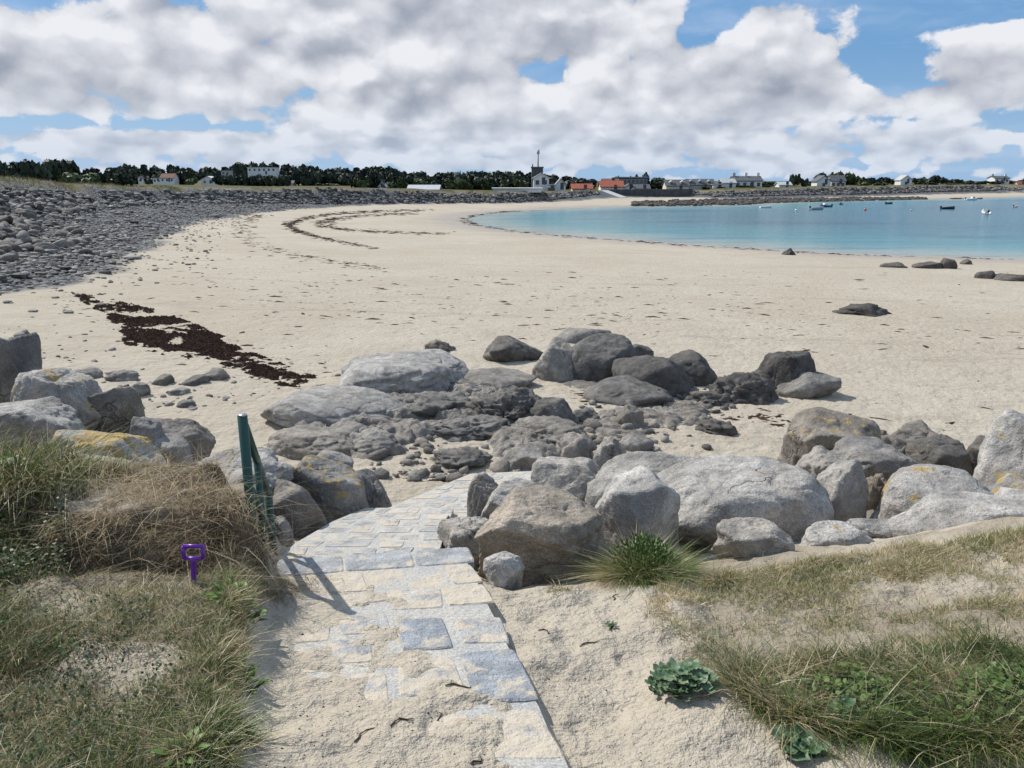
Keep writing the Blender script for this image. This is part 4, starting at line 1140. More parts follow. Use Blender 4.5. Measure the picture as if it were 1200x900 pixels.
def slipway():
    mb = MB()
    for S, zf, dz in ((S1, z1, .0), (S2, z2, 0), (S3, z3, 0)):
        n = len(S)
        top = [(x, y, zf(y) + .004) for x, y in S]; bot = [(x, y, zf(y) - .5) for x, y in S]
        mb.add(top + bot, [tuple(range(n))] + [tuple(range(2 * n - 1, n - 1, -1))] + [(i, i + n, (i + 1) % n + n, (i + 1) % n) for i in range(n)])
    base = mb.build('slipway', M_MORT, kind='structure')
    import bmesh
    bm = bmesh.new(); bm.from_mesh(base.data); bmesh.ops.recalc_face_normals(bm, faces=bm.faces); bm.to_mesh(base.data); bm.free()
    R = random.Random(5)
    def stone(P4, zf, tone, blue=0., sandy=.4, proud=.008, jit=.020):
        """P4: four plan corners; rounded corners and a worn rim"""
        c = [Vector((p[0] + R.uniform(-jit, jit), p[1] + R.uniform(-jit, jit))) for p in P4]
        ctr = sum(c, Vector((0, 0))) / 4
        ring = []
        for i in range(4):
            a, b, d = c[i - 1], c[i], c[(i + 1) % 4]
            k1 = R.uniform(.10, .26); k2 = R.uniform(.10, .26)
            ring += [b.lerp(a, k1), b + (ctr - b) * .05, b.lerp(d, k2)]
        mids = []
        V = []; n = len(ring); tx, ty = R.uniform(-.015, .015), R.uniform(-.015, .015)
        def lev(s, dz):
            for p in ring:
                q = ctr + (p - ctr) * s
                z = zf(q.y) + dz + (q.x - ctr.x) * tx + (q.y - ctr.y) * ty
                V.append((q.x - ctr.x, q.y - ctr.y, z - zf(ctr.y)))
        lev(1, -.06); lev(1, proud - .006); lev(.94, proud); 
        F = [(k * n + i, k * n + (i + 1) % n, (k + 1) * n + (i + 1) % n, (k + 1) * n + i) for k in (0, 1) for i in range(n)] + [tuple(range(2 * n, 3 * n))]
        me = bpy.data.meshes.new('paving_stone'); me.from_pydata(V, [], F); me.update(); me.materials.append(M_PAVE)
        o = link('paving_stone', me, base, (ctr.x, ctr.y, zf(ctr.y)))
        o['tone'] = tone; o['blue'] = blue; o['sandy'] = sandy
        return o
    def rows(fn, zf, vs, counts, first_row=None, tone=(.4, .8), blue=(0, .2), sandy=(.2, .8), gap=.018):
        for i, (v0, v1) in enumerate(zip(vs[:-1], vs[1:])):
            n = counts[i % len(counts)]
            cuts = [0] + sorted((k + R.uniform(-.25, .25)) / n for k in range(1, n)) + [1]
            for a, b in zip(cuts[:-1], cuts[1:]):
                w = gap * .5
                P = [fn(a + w, v0 + .28 * gap), fn(b - w, v0 + .28 * gap), fn(b - w, v1 - .28 * gap), fn(a + w, v1 - .28 * gap)]
                stone(P, zf, R.uniform(*tone), R.uniform(*blue), R.uniform(*sandy), R.uniform(.004, .010))
    R1 = random.Random(3)
    def f1(u, v):   # v: metres along the left edge
        y = v; a = xl(y) - .0; b = xr(y + .0)
        sk = .20 * ss(1.6, 3.5, y)
        return (a + (b - a) * u + (R1.uniform(-.006, .008) if u > .97 else 0), y + float(sk) * u)
    # worn granite sill along the step, then courses going back up under the sand
    for a, b in ((0.0, .335), (.335, .69), (.69, 1.0)):
        stone([f1(a + .004, 3.42), f1(b - .004, 3.42), f1(b - .004, 3.655), f1(a + .004, 3.655)], z1, .62, .45, .18, .010, .003)
    rows(f1, z1, [2.95, 3.16, 3.41], [4, 5], tone=(.55, .75), blue=(.15, .45), sandy=(.45, .95))
    rows(f1, z1, [1.0, 1.22, 1.45, 1.7, 1.95, 2.2], [4, 5], tone=(.4, .6), blue=(.1, .4), sandy=(.5, .9))
    # the course with the bare blue stone
    for a, b, y0, y1, bl, sd in ((.02, .22, 2.46, 2.66, .3, .6), (.23, .42, 2.52, 2.72, .45, .5), (.55, .76, 2.60, 2.86, .80, .22), (.78, 1.0, 2.62, 2.84, .25, .42), (.78, 1.0, 2.24, 2.58, .75, .25), (.50, .76, 2.28, 2.56, .3, .7),
                                 (.02, .26, 2.70, 2.92, .2, .6), (.30, .52, 2.76, 2.93, .35, .5), (.22, .48, 2.24, 2.46, .3, .7)):
        stone([f1(a, y0), f1(b - .01, y0), f1(b - .01, y1 - .012), f1(a, y1 - .012)], z1, .60, bl, sd, .012 if bl > .7 else .008, .014)
    def f2(u, v):
        a = np.interp(v, [3.7, 4.3, 4.9, 5.35], [-1.29, -1.32, -1.23, -1.10]); b = np.interp(v, [3.7, 4.08, 5.35], [-.31, -.43, -.44])
        return (a + (b - a) * u, v + .12 * u * (v < 3.9))
    rows(f2, z2, [3.86, 4.02, 4.20, 4.36, 4.56, 4.74, 4.94, 5.14, 5.33], [4, 5, 4, 6], tone=(.45, .8), blue=(.05, .3), sandy=(.25, .7), gap=.045)
    def f3(u, v):
        l0, l1 = Vector((-1.08, 5.24)), Vector((-.41, 7.0)); r0, r1 = Vector((.18, 5.46)), Vector((.34, 7.18))
        p = l0.lerp(l1, v).lerp(r0.lerp(r1, v), u); return (p.x, p.y)
    rows(f3, z3, [k / 9 + .008 * (k % 2) for k in range(10)], [5, 6, 5, 4], tone=(.5, .85), blue=(.05, .25), sandy=(.3, .8), gap=.04)
slipway()

# ------------------------------------------------------------------ handrail
def paint(name, col, rough=.35):
    return plain(name, col, rough, 0, .15, 14, .5)
def handrail():
    M = paint('green_paint', (0.008, 0.055, 0.042)); ME = plain('bare_steel', (.5, .5, .5), .35, 1.0)
    r = empty('handrail', (-1.284, 3.5, H1(-1.284, 3.5)), label='dark green tubular steel handrail at the left edge of the slipway step', cat='handrail')
    o = Vector(r.location)
    T1 = Vector((-1.284, 3.50, 4.92)); T3 = Vector((-1.412, 4.15, 4.29)); T2 = T1.lerp(T3, .5)
    def tube(name, a, b, rad, mat=M, par=r):
        mb = MB().tube([Vector(a) - o, Vector(b) - o], rad, 16); return mb.build(name, mat, par, True)
    p = tube('post', (T1.x, T1.y, o.z - .3), T1, .0235)
    tube('cap', T1, T1 + Vector((0, 0, .006)), .0225, ME, p)
    g = H1(T3.x, T3.y)
    q = tube('post', (T3.x, T3.y, min(g, 3.75) - .25), T3, .021)
    tube('cap', T3, T3 + Vector((0, 0, .005)), .020, ME, q)
    tube('post', (T2.x, T2.y, H1(T2.x, T2.y) - .3), T2 + Vector((0, 0, -.01)), .018)
    tube('rail', T1 + Vector((0.0, .01, -.04)), T3 + Vector((0, -.01, -.03)), .020)
    tube('rail', T1 + Vector((0.0, .01, -.36)), T3 + Vector((0, -.01, -.30)), .017)
handrail()

def toy_spade():
    M = plain('purple_plastic', (0.13, 0.022, 0.30), .3, 0, .06, 20, .5)
    g = ground(227, 683)
    r = empty('toy_spade', g, .12, label="purple plastic child's spade stuck upright in the turf below the dry hump", cat='toy spade')
    hz = .155
    h = MB(); w, t = .038, .0085
    z0, z1_ = hz - .052, hz
    pts = [(-w, 0, z1_), (w, 0, z1_), (w * .92, 0, z0), (-w * .92, 0, z0)]
    for a, b in zip(pts, pts[1:] + pts[:1]): h.tube([a, b], t, 10)
    ho = h.build('handle', M, r, True)
    s = MB().tube([(0, 0, z0 + .002), (0, .0, z0 - .012), (0, 0, .02), (0, 0, -.04)], [.016, .0105, .0105, .011], 12); s.build('shaft', M, r, True)
    b = MB(); b.add([(-.045, -.004, -.01), (.045, -.004, -.01), (.048, -.004, -.09), (0, -.004, -.14), (-.048, -.004, -.09), (-.045, .004, -.01), (.045, .004, -.01), (.048, .004, -.09), (0, .004, -.14), (-.048, .004, -.09)],
                    [(4, 3, 2, 1, 0), (5, 6, 7, 8, 9), (0, 1, 6, 5), (1, 2, 7, 6), (2, 3, 8, 7), (3, 4, 9, 8), (4, 0, 5, 9)])
    bo = b.build('blade', M, r); bo.location = (0, 0, .0)
    r.rotation_euler = (math.radians(-4), math.radians(4), .12)
toy_spade()

# ------------------------------------------------------------------ grasses
DRY = np.array([(.56, .46, .28), (.47, .37, .21), (.36, .275, .16), (.60, .52, .36)])
STRAW = np.array([(.36, .27, .16), (.28, .20, .12), (.46, .36, .22), (.20, .14, .09)])
GREEN = np.array([(.14, .20, .040), (.11, .17, .040), (.19, .23, .06), (.085, .14, .036)])
DARK = np.array([(.045, .075, .020), (.06, .095, .025), (.035, .06, .018), (.09, .10, .035)])
def pick(pal, n): return pal[rng.integers(0, len(pal), n)] * rng.uniform(.8, 1.2, (n, 1))
def tint_mix(f, A, B):
    n = len(f); m = rng.uniform(0, 1, n) < f
    return np.where(m[:, None], pick(A, n), pick(B, n))
def blades(name, root, h, tint, width=.0035, lean=.35, droop=.5, bias=None, label=None, kind='stuff', seg=3, cat=None, parent=None):
    n = len(root)
    a = rng.uniform(0, 2 * np.pi, n)
    dirx, diry = np.cos(a), np.sin(a)
    L = np.abs(rng.normal(0, lean, n)) + .05
    lx, ly = dirx * L, diry * L
    if bias is not None: lx = lx + bias[0]; ly = ly + bias[1]
    b = rng.uniform(0, 2 * np.pi, n); wx, wy = np.cos(b), np.sin(b)
    w = width * rng.uniform(.6, 1.4, n)
    V = []; 
    ts = np.linspace(0, 1, seg + 1)
    dr = droop * rng.uniform(.2, 1.3, n)
    for k, t in enumerate(ts):
        cx = root[:, 0] + lx * h * (t + .6 * t * t); cy = root[:, 1] + ly * h * (t + .6 * t * t)
        cz = root[:, 2] - .008 + h * (t - dr * t * t * .55)
        if k < seg:
            ww = w * (1 - t * .65) * .5
            V.append(np.stack([cx - wx * ww, cy - wy * ww, cz], 1)); V.append(np.stack([cx + wx * ww, cy + wy * ww, cz], 1))
        else:
            V.append(np.stack([cx, cy, cz], 1))
    k = 2 * seg + 1
    V = np.stack(V, 1).reshape(-1, 3)
    base = (np.arange(n) * k)[:, None]
    quads = np.concatenate([base + np.array([[2 * i, 2 * i + 1, 2 * i + 3, 2 * i + 2]]) for i in range(seg - 1)]) if seg > 1 else np.zeros((0, 4), int)
    tri = base + np.array([[2 * seg - 2, 2 * seg - 1, 2 * seg]])
    me = mesh_np(name, V, [quads, tri], True, {'tint': np.repeat(tint, k, 0)}, [M_BLADE])
    return link(name, me, parent, kind=kind, label=label, cat=cat)
def plan_poly(px_pts, z0):
    return [tuple(at_z(a, b, z)[:2]) for (a, b), z in zip(px_pts, z0 if isinstance(z0, list) else [z0] * len(px_pts))]
def in_plan(n, poly, dens=None):
    P = np.array(poly); lo, hi = P.min(0), P.max(0); out = []; c = 0
    while c < n:
        q = rng.uniform(lo, hi, (max(n, 2000), 2))
        d, _, _ = poly_sd(q[:, 0], q[:, 1], poly)
        ok = d > 0
        if dens is not None: ok &= rng.uniform(0, 1, len(q)) < dens(q[:, 0], q[:, 1])
        out.append(q[ok]); c += int(ok.sum())
    q = np.concatenate(out)[:n]
    return np.stack([q[:, 0], q[:, 1], Hq(q[:, 0], q[:, 1])], 1)

def grasses():
    # left turf
    TL = [(-.80, 1.3), (-.83, 1.95), (-1.02, 2.65), (-1.10, 3.0), (-1.6, 3.05), (-2.2, 3.0), (-3.4, 3.0), (-3.2, 1.2)]
    dn = lambda x, y: .12 + .88 * ss(-.25, .35, fbm2(x * 2.3, y * 2.3, 3, 81) + .35 * ss(.35, .0, xl(y) - x) + .2 * ss(2.2, 1.9, y))
    R = in_plan(85000, TL, dn); n = len(R)
    edge = ss(.30, .02, xl(R[:, 1]) - R[:, 0])
    g = np.clip(.26 + .40 * ss(-.1, .4, fbm2(R[:, 0] * 1.7, R[:, 1] * 1.7, 2, 83)) + .45 * edge * ss(-.3, .2, fbm2(R[:, 0] * 3, R[:, 1] * 3, 2, 84)), 0, 1)
    low = ss(2.6, 2.0, R[:, 1]) * ss(-.3, .3, fbm2(R[:, 0] * 2.1, R[:, 1] * 2.1, 3, 86))
    h = rng.uniform(.018, .058, n) * (1 + .7 * edge + .9 * low)
    f = rng.uniform(0, 1, n)
    tt = np.where((f < .18 + .50 * low)[:, None], pick(DARK * 1.2, n), tint_mix(g, GREEN, DRY))
    tt = np.where(((f > .9) & (low > .3))[:, None], pick(np.array([(.20, .085, .05), (.26, .13, .07)]), n), tt)
    blades('turf_grass', R, h, tt, .0030, .7, .5, label='short worn turf of dry and green grass on the left bank', seg=2)
    # fringe hanging over the bank edge
    m = 8000; y = rng.uniform(1.3, 3.1, m); x = xl(y) - np.abs(rng.normal(0, .05, m)) - .07
    R = np.stack([x, y, Hq(x, y)], 1)
    g = ss(-.3, .3, fbm2(x * 4, y * 4, 2, 85)) * .8
    blades('fringe_grass', R, rng.uniform(.025, .08, m), tint_mix(g, GREEN, DRY), .0032, .5, 1.0, (.15, -.05), 'grass hanging over the edge of the left bank')
    # tall grass at the far left
    TT = [(-1.75, 2.85), (-1.95, 3.5), (-1.95, 3.85), (-3.6, 3.9), (-3.6, 2.5), (-2.1, 2.62)]
    R = in_plan(15000, TT, lambda x, y: ss(-1.7, -2.15, x + .25 * fbm2(x * 3, y * 3, 2, 87))); n = len(R)
    near = ss(3.3, 2.7, R[:, 1])
    f = rng.uniform(0, 1, n)
    tn = np.where((f < .30 - .15 * near)[:, None], pick(DRY, n), np.where((f < .62)[:, None], pick(GREEN, n), pick(DARK, n)))
    h = rng.uniform(.12, .34, n) * (1 - .35 * near) * (.7 + .3 * ss(-1.8, -2.4, R[:, 0]))
    blades('tall_grass', R, h, tn, .0042, .40, 1.1, (.12, -.05), 'tall tangled green and tawny grass at the far left')
    # straw thatch over the hump
    HP = [(-2.45, 3.0), (-2.5, 3.9), (-1.2, 3.95), (-1.05, 3.5), (-1.08, 3.0), (-1.5, 2.9)]
    R = in_plan(9000, HP, lambda x, y: .05 + .95 * ss(-.2, .45, .6 * fbm2(x * 4, y * 4, 3, 88) + .5 * fbm2(x * 11, y * 11, 2, 188) + .8 * ss(.55, .95, np.hypot((x + 1.72) / .72, (y - 3.42) / .5)) - .15)); n = len(R)
    blades('straw_thatch', R, rng.uniform(.03, .12, n), tint_mix(np.full(n, .82), STRAW, DRY), .0026, .75, 1.4, (.12, -.25), 'brown dead grass thatch over the hump by the handrail')
    R = in_plan(1500, HP, lambda x, y: ss(-.2, .2, fbm2(x * 6, y * 6, 2, 89))); n = len(R)
    blades('straw_thatch', R, rng.uniform(.12, .26, n), pick(DRY, n), .0024, .9, 1.7, (.1, -.1), 'long pale straws straggling over the dry hump')
    # roots and dead stems hanging down the worn face of the hump
    m = 5000; a = rng.uniform(-2.9, .35, m); rr = rng.normal(.93, .10, m)
    x = -1.72 + .72 * rr * np.cos(a); y = 3.42 + .50 * rr * np.sin(a)
    R = np.stack([x, y, Hq(x, y)], 1)
    blades('hanging_roots', R, rng.uniform(.03, .12, m), tint_mix(np.full(m, .8), STRAW * .75, DRY), .0028, .6, 1.9, (.05, -.5), 'matted brown roots on the worn face of the hump')
    # right crest
    C = [(.55, 3.05), (.75, 3.45), (1.3, 3.6), (2.2, 3.7), (3.4, 3.8), (3.4, 2.9), (2.2, 2.95), (1.3, 2.85)]
    dn = lambda x, y: .06 + .94 * ss(-.25, .5, .6 * fbm2(x * 2.2, y * 3.2, 3, 91) + .6 * fbm2(x * 9, y * 9, 3, 191) + .40 * ss(3.05, 3.45, y) - .05)
    R = in_plan(36000, C, dn); n = len(R)
    g = .10 + .40 * ss(-.2, .4, fbm2(R[:, 0] * 1.8, R[:, 1] * 1.8, 2, 92))
    blades('crest_grass', R, rng.uniform(.015, .055, n) * (1 + .4 * ss(3.2, 3.5, R[:, 1])), tint_mix(g, GREEN, DRY * 1.15), .0030, .5, .7, label='short bleached grass along the crest in front of the right boulders', seg=2)
    # thin middle
    C = [(.75, 2.5), (.6, 3.0), (1.3, 3.0), (3.4, 3.1), (3.2, 2.3), (1.5, 2.3)]
    R = in_plan(30000, C, lambda x, y: .08 + .92 * ss(-.15, .5, .6 * fbm2(x * 3, y * 3, 3, 93) + .6 * fbm2(x * 10, y * 10, 3, 193))); n = len(R)
    blades('sparse_grass', R, rng.uniform(.015, .05, n), tint_mix(np.full(n, .42), GREEN, DRY), .0028, .7, .6, label='thin scattered grass on the sandy slope at right', seg=2)
    # lush bank at bottom right
    B = [(.80, 2.60), (.82, 2.42), (.93, 2.24), (1.1, 2.12), (1.25, 2.06), (1.7, 1.96), (2.6, 1.85), (2.6, 2.4), (1.9, 2.62), (1.3, 2.66)]
    R = in_plan(46000, B, lambda x, y: .25 + .75 * ss(-.25, .25, fbm2(x * 3.5, y * 3.5, 3, 94))); n = len(R)
    front = ss(.30, .0, poly_sd(R[:, 0], R[:, 1], BANKLINE)[0])
    patch = fbm2(R[:, 0] * 3, R[:, 1] * 3, 2, 95)
    g = np.clip(.70 + .6 * patch, .15, .97)
    f = rng.uniform(0, 1, n)
    tn = np.where((f < g * .45)[:, None], pick(GREEN, n), np.where((f < g)[:, None], pick(DARK * 1.25, n), pick(DRY, n)))
    blades('bank_grass', R, rng.uniform(.05, .20, n) * (.75 + .5 * front), tn, .0036, .55, 1.1, (-.05, -.25), 'thick green and straw grass on the bank at bottom right')
grasses()

def bank_top():
    P = bank_points(150, lambda w, zt: w + 2.5, lambda w, zt: w + 12)
    P = P[(P[:, 0] < 0) & (P[:, 1] < 130)]
    d, w, zt = bank(P[:, 0], P[:, 1]); td = w + (zt - np.interp(P[:, 1], [20, 80, 200], [2.3, 1.7, .9]) - .13 * w) / .62
    P = P[d > td - 2.2 + 1.6 * fbm2(P[:, 0] / 3., P[:, 1] / 3., 3, 4)]
    R = np.stack([P[:, 0], P[:, 1], Hq(P[:, 0], P[:, 1])], 1); n = len(R)
    f = fbm2(R[:, 0] / 4., R[:, 1] / 4., 3, 61)
    tn = np.where((f + rng.normal(0, .2, n) > 0)[:, None], pick(STRAW * .55, n), pick(DARK, n))
    blades('bank_top_grass', R, rng.uniform(.18, .5, n), tn, .045, .5, .9, (.2, -.1), 'rough brown and olive grass along the top of the left shore bank', seg=2)
bank_top()

M_BRIGHT = mat_leaf('bright_leaf', (0.06, 0.125, 0.022), (0.15, 0.22, 0.05))
def tussock(label, px, py, rad, hgt, n, green, cat='grass tussock', name='grass_tussock'):
    g = ground(px, py)
    a = rng.uniform(0, 2 * np.pi, n); r = rad * np.sqrt(rng.uniform(0, 1, n))
    x, y = g[0] + r * np.cos(a), g[1] + r * np.sin(a) * .8
    R = np.stack([x, y, Hq(x, y)], 1)
    up = 1 - (r / rad) ** 2 * .55
    f = rng.uniform(0, 1, n); core = green * (.45 + .8 * up) * (.6 + .6 * ss(-.4, .3, np.cos(a + .6)))
    tn = np.where((f < core * .6)[:, None], pick(GREEN * 1.15, n), np.where((f < core * .85)[:, None], pick(DARK, n), pick(DRY, n)))
    root = np.array(g)
    b = (np.stack([x - g[0], y - g[1]], 1) / rad)
    o = blades(name, R - root, hgt * up * rng.uniform(.45, 1.1, n), tn, .0040, .55, 1.2, (b[:, 0] * .55, b[:, 1] * .55 - .05), label, 'thing', 3, cat)
    o.location = root
    if hgt > .2:
        m = 2600; v = rng.normal(size=(m, 3)); v /= np.linalg.norm(v, axis=1, keepdims=True); v[:, 2] = np.abs(v[:, 2])
        v = v[v[:, 2] + .7 * v[:, 0] + .45 * rng.normal(size=len(v)) > .30]; m = len(v)
        P = v * np.array([rad * .9, rad * .75, hgt * .85]) * rng.uniform(.6, 1.12, (m, 1))
        d = v + rng.normal(0, .5, (m, 3)) + np.array([0, 0, .4]); d /= np.linalg.norm(d, axis=1, keepdims=True)
        u = np.cross(d, rng.normal(size=(m, 3))); u /= np.linalg.norm(u, axis=1, keepdims=True)
        L = rng.uniform(.012, .028, (m, 1))
        V = np.stack([P, P + d * L * .5 + u * L * .22, P + d * L, P + d * L * .5 - u * L * .22], 1).reshape(-1, 3)
        link('leaves', mesh_np('leaves', V, np.arange(m * 4).reshape(m, 4), False, None, [M_BRIGHT]), o, kind='stuff')
    return o
tussock('big rounded green and straw tussock in front of the boulders right of the path', 752, 674, .20, .23, 13000, .75)
tussock('small ragged tussock of dry grass at the sand edge right of the path', 845, 678, .10, .10, 900, .35)
tussock('reddish dry tussock on the crest below the mossy dome boulder', 1062, 668, .13, .09, 1300, .25)
tussock('low green tuft on bare sand beside the wedge-shaped stone', 655, 690, .055, .05, 350, .5)
tussock('bright green tuft on the left bank edge at the bottom of the picture', 262, 850, .07, .12, 900, .9)
tussock('pale straw tuft at the bottom edge of the left bank', 235, 880, .09, .11, 900, .4)

# ------------------------------------------------------------------ leafy plants
M_GLAUC = mat_leaf('bluish_leaf', (0.050, 0.105, 0.045), (0.20, 0.27, 0.16))
M_MIDL = mat_leaf('mid_leaf', (0.04, 0.08, 0.02), (0.10, 0.15, 0.035))
M_DARKL = mat_leaf('dark_leaf', (0.022, 0.04, 0.014), (0.055, 0.085, 0.026))
def leaf_mesh(name, kind, mat, seed):
    R = random.Random(seed)
    V = []; F = []
    if kind == 'round':      # lobed, wavy, cupped leaf
        k = 14
        V.append((0, .1, -.05))
        for j, s in enumerate((.5, 1.0)):
            for i in range(k):
                t = 2 * math.pi * i / k
                rr = s * (1 + .16 * math.sin(3 * t + seed) + .08 * math.sin(7 * t + seed)) * .5
                V.append((rr * math.sin(t), .45 + rr * math.cos(t) * 1.05, .10 * s * s * math.sin(4 * t + seed) + .10 * s * s - .05))
        F = [(0, 1 + i, 1 + (i + 1) % k) for i in range(k)] + [(1 + i, 1 + k + i, 1 + k + (i + 1) % k, 1 + (i + 1) % k) for i in range(k)]
    else:                    # long strap with a fold
        m = 6
        for i in range(m + 1):
            t = i / m; w = .17 * math.sin(math.pi * min(1, t * .92 + .08)) ** .7 * (1 + (.25 * (i % 2) if kind == 'toothed' else 0)); z = .55 * t - .55 * t * t
            V += [(-w, t, z + .05), (0, t, z), (w, t, z + .05)]
        for i in range(m):
            a = 3 * i
            F += [(a, a + 1, a + 4, a + 3), (a + 1, a + 2, a + 5, a + 4)]
    me = bpy.data.meshes.new(name); me.from_pydata(V, [], F); me.update(); me.polygons.foreach_set('use_smooth', [True] * len(F)); me.materials.append(mat)
    return me
def leafy(name, label, cat, px, py, rad, n, size, kind, mat, lift=.12, flat=.3):
    g = ground(px, py)
    r = empty(name, g, 0, label=label, cat=cat)
    ms = [leaf_mesh('leaf', kind, mat, k + 1) for k in range(4)]
    st = MB()
    for i in range(n):
        a = 2.39996 * i + rnd.uniform(-.3, .3); q = rad * math.sqrt((i + .5) / n)
        x, y = g[0] + q * math.cos(a), g[1] + q * math.sin(a)
        z = H1(x, y) + lift * (1 - (q / rad) ** 2 * .8) * rnd.uniform(.6, 1.1) + .012
        s = size * rnd.uniform(.65, 1.25)
        if kind == 'round':
            base = Vector((x - s * .3 * math.cos(a), y - s * .3 * math.sin(a), z))
        else:
            bx, by = g[0] + .8 * q * math.cos(a), g[1] + .8 * q * math.sin(a)
            base = Vector((bx, by, H1(bx, by) + .004))
        o = link('leaf', ms[i % 4], r, base - Vector(g))
        o.scale = (s, s, s)
        o.rotation_euler = (rnd.uniform(-.2, flat) + (.25 * q / rad if kind == 'round' else rnd.uniform(.1, .5)), rnd.uniform(-.25, .25), a - math.pi / 2 + rnd.uniform(-.3, .3))
        st.tube([Vector((.2 * (x - g[0]), .2 * (y - g[1]), -.01)), (base - Vector(g)) + Vector((0, 0, -.002))], .0022, 5, False)
    st.build('stem', mat, r, True)
    return r
leafy('mallow_plant', 'spreading blue-green leafy plant on the sand left of the grass bank', 'plant', 798, 806, .115, 84, .040, 'round', M_GLAUC, .06)
leafy('mallow_plant', 'broad-leaved blue-green plant on the sand at the bottom of the grass bank', 'plant', 934, 880, .050, 16, .062, 'round', M_GLAUC, .03)
leafy('mallow_plant', 'few broad green leaves poking from the grass bank above the bottom plant', 'plant', 985, 852, .035, 7, .055, 'round', M_GLAUC, .09)
leafy('sand_plant', 'tiny dark green leafy plant alone on the sand right of the path', 'plant', 716, 736, .024, 9, .018, 'round', M_GLAUC, .012)
leafy('sand_plant', 'low green weed at the right edge of the slipway near the wedge stone', 'plant', 566, 672, .035, 14, .022, 'round', M_BRIGHT, .015)
leafy('dandelion_plant', 'bright green rosette spilling over the left bank edge beside the spade', 'plant', 276, 704, .09, 46, .062, 'strap', M_BRIGHT, .03)
leafy('dandelion_plant', 'second bright green rosette on the left bank edge, lower down', 'plant', 284, 800, .06, 26, .055, 'strap', M_BRIGHT, .03)
leafy('dandelion_plant', 'small green rosette in the turf at the bottom of the left bank', 'plant', 214, 886, .04, 12, .06, 'toothed', M_BRIGHT, .02)
leafy('weed_plant', 'light green leafy weed at the left picture edge under the tall grass', 'plant', 8, 566, .06, 14, .05, 'round', M_BRIGHT, .10)
leafy('weed_plant', 'dark green leafy weed at the left end of the turf', 'plant', 66, 770, .06, 18, .045, 'toothed', M_BRIGHT, .04)

def leaf_litter(name, label, poly, n, size, mat, lift, dens=None):
    R = in_plan(n, poly, dens); R[:, 2] += rng.uniform(0, lift, n)
    a = rng.uniform(0, 2 * np.pi, n); s = size * rng.uniform(.6, 1.4, n)
    tx, ty = rng.normal(0, .45, n), rng.normal(0, .45, n)
    sh = np.array([(-.15, 0), (.15, 0), (.5, .5), (.25, 1.05), (-.25, 1.05), (-.5, .5)])
    c, q = np.cos(a), np.sin(a)
    V = np.stack([np.stack([R[:, 0] + s * (u * c - v * q), R[:, 1] + s * (u * q + v * c), R[:, 2] + s * (u * tx + v * ty)], 1) for u, v in sh], 1).reshape(-1, 3)
    F = (np.arange(n) * 6)[:, None] + np.arange(6)[None]
    return link(name, mesh_np(name, V, F, False, None, [mat]), kind='stuff', label=label)
leaf_litter('ground_cover', 'dark green creeping leaves at the bottom left', [(-1.05, 1.7), (-1.02, 2.15), (-1.35, 2.55), (-2.6, 2.6), (-2.2, 1.5)], 5500, .0075, M_DARKL, .055, lambda x, y: .05 + .95 * ss(-.2, .5, .6 * fbm2(x * 3, y * 3, 3, 97) + .6 * fbm2(x * 9, y * 9, 3, 197)))
leaf_litter('undergrowth', 'dark green leaves under the tall grass at far left', [(-1.75, 2.75), (-2.0, 3.25), (-3.3, 3.3), (-3.2, 2.5), (-2.1, 2.55)], 5000, .010, M_DARKL, .14, lambda x, y: .3 + .7 * ss(-.2, .3, fbm2(x * 3, y * 3, 3, 98)))
leaf_litter('bank_leaves', 'green leaves among the grass of the right-hand bank', [(.85, 2.5), (.95, 2.26), (1.25, 2.08), (2.5, 1.9), (2.5, 2.25), (1.5, 2.4)], 5000, .015, M_MIDL, .10, lambda x, y: .1 + .9 * ss(-.2, .5, fbm2(x * 5, y * 5, 3, 99)))

def yellow_flower():
    g = ground(690, 655)
    tip = at_y(687, 608, g[1] - .05)
    r = empty('yellow_flower', g, label='single yellow flower on a bent dry stalk in front of the brown-pink boulder', cat='flower')
    G = Vector(g); T = Vector(tip)
    MB().tube([(0, 0, -.02), ((T - G) * .5) + Vector((.02, 0, .03)), T - G], [.002, .0018, .0015], 6).build('stalk', plain('dry_stalk', (.22, .17, .07)), r, True)
    f = MB()
    for k in range(10):
        a = k * math.pi / 5; c, s = math.cos(a), math.sin(a); w = .006; L = .022
        f.add([(T - G) + Vector(v) for v in ((-s * w * .4, c * w * .4, 0), (s * w * .4, -c * w * .4, 0), (c * L + s * w, s * L - c * w, .006), (c * L - s * w, s * L + c * w, .006))], [(0, 1, 2, 3)])
    f.build('petals', plain('yellow_petal', (.75, .42, .01)), r)
yellow_flower()

def twigs():
    L = [(425, 862, .09, 1.0), (540, 805, .11, .1), (575, 762, .06, -.4), (470, 845, .08, .5), (515, 842, .05, 2.0), (560, 892, .06, 1.1), (640, 740, .07, -.6), (690, 755, .09, .3), (495, 705, .05, .8), (720, 700, .08, 1.2)]
    m = plain('dry_twig', (.07, .045, .03))
    D_ = ['left of the path bottom, hook shaped', 'mid path below the blue stone', 'just below the blue stone', 'beside the hooked twig', 'a little right of the hooked twig', 'at the bottom edge of the picture', 'at the right edge of the slipway', 'on the sand right of the slipway', 'left of the blue stone', 'beside the tiny lone plant']
    for (px, py, ln, a), where in zip(L, D_):
        g = ground(px, py); c, s = math.cos(a), math.sin(a)
        P = []
        for k in range(5):
            t = (k / 4 - .5) * ln; b = .012 * math.sin(k * 1.7 + px)
            x, y = g[0] + t * c - b * s, g[1] + t * s + b * c
            P.append(Vector((x, y, H1(x, y) + .004)) - Vector(g))
        MB().tube(P, [.0025, .0032, .003, .0024, .0012], 6).build('twig', m, None, True, g, label='thin dark dry twig on the sand, ' + where, cat='twig', group='twigs on the sandy path')
twigs()

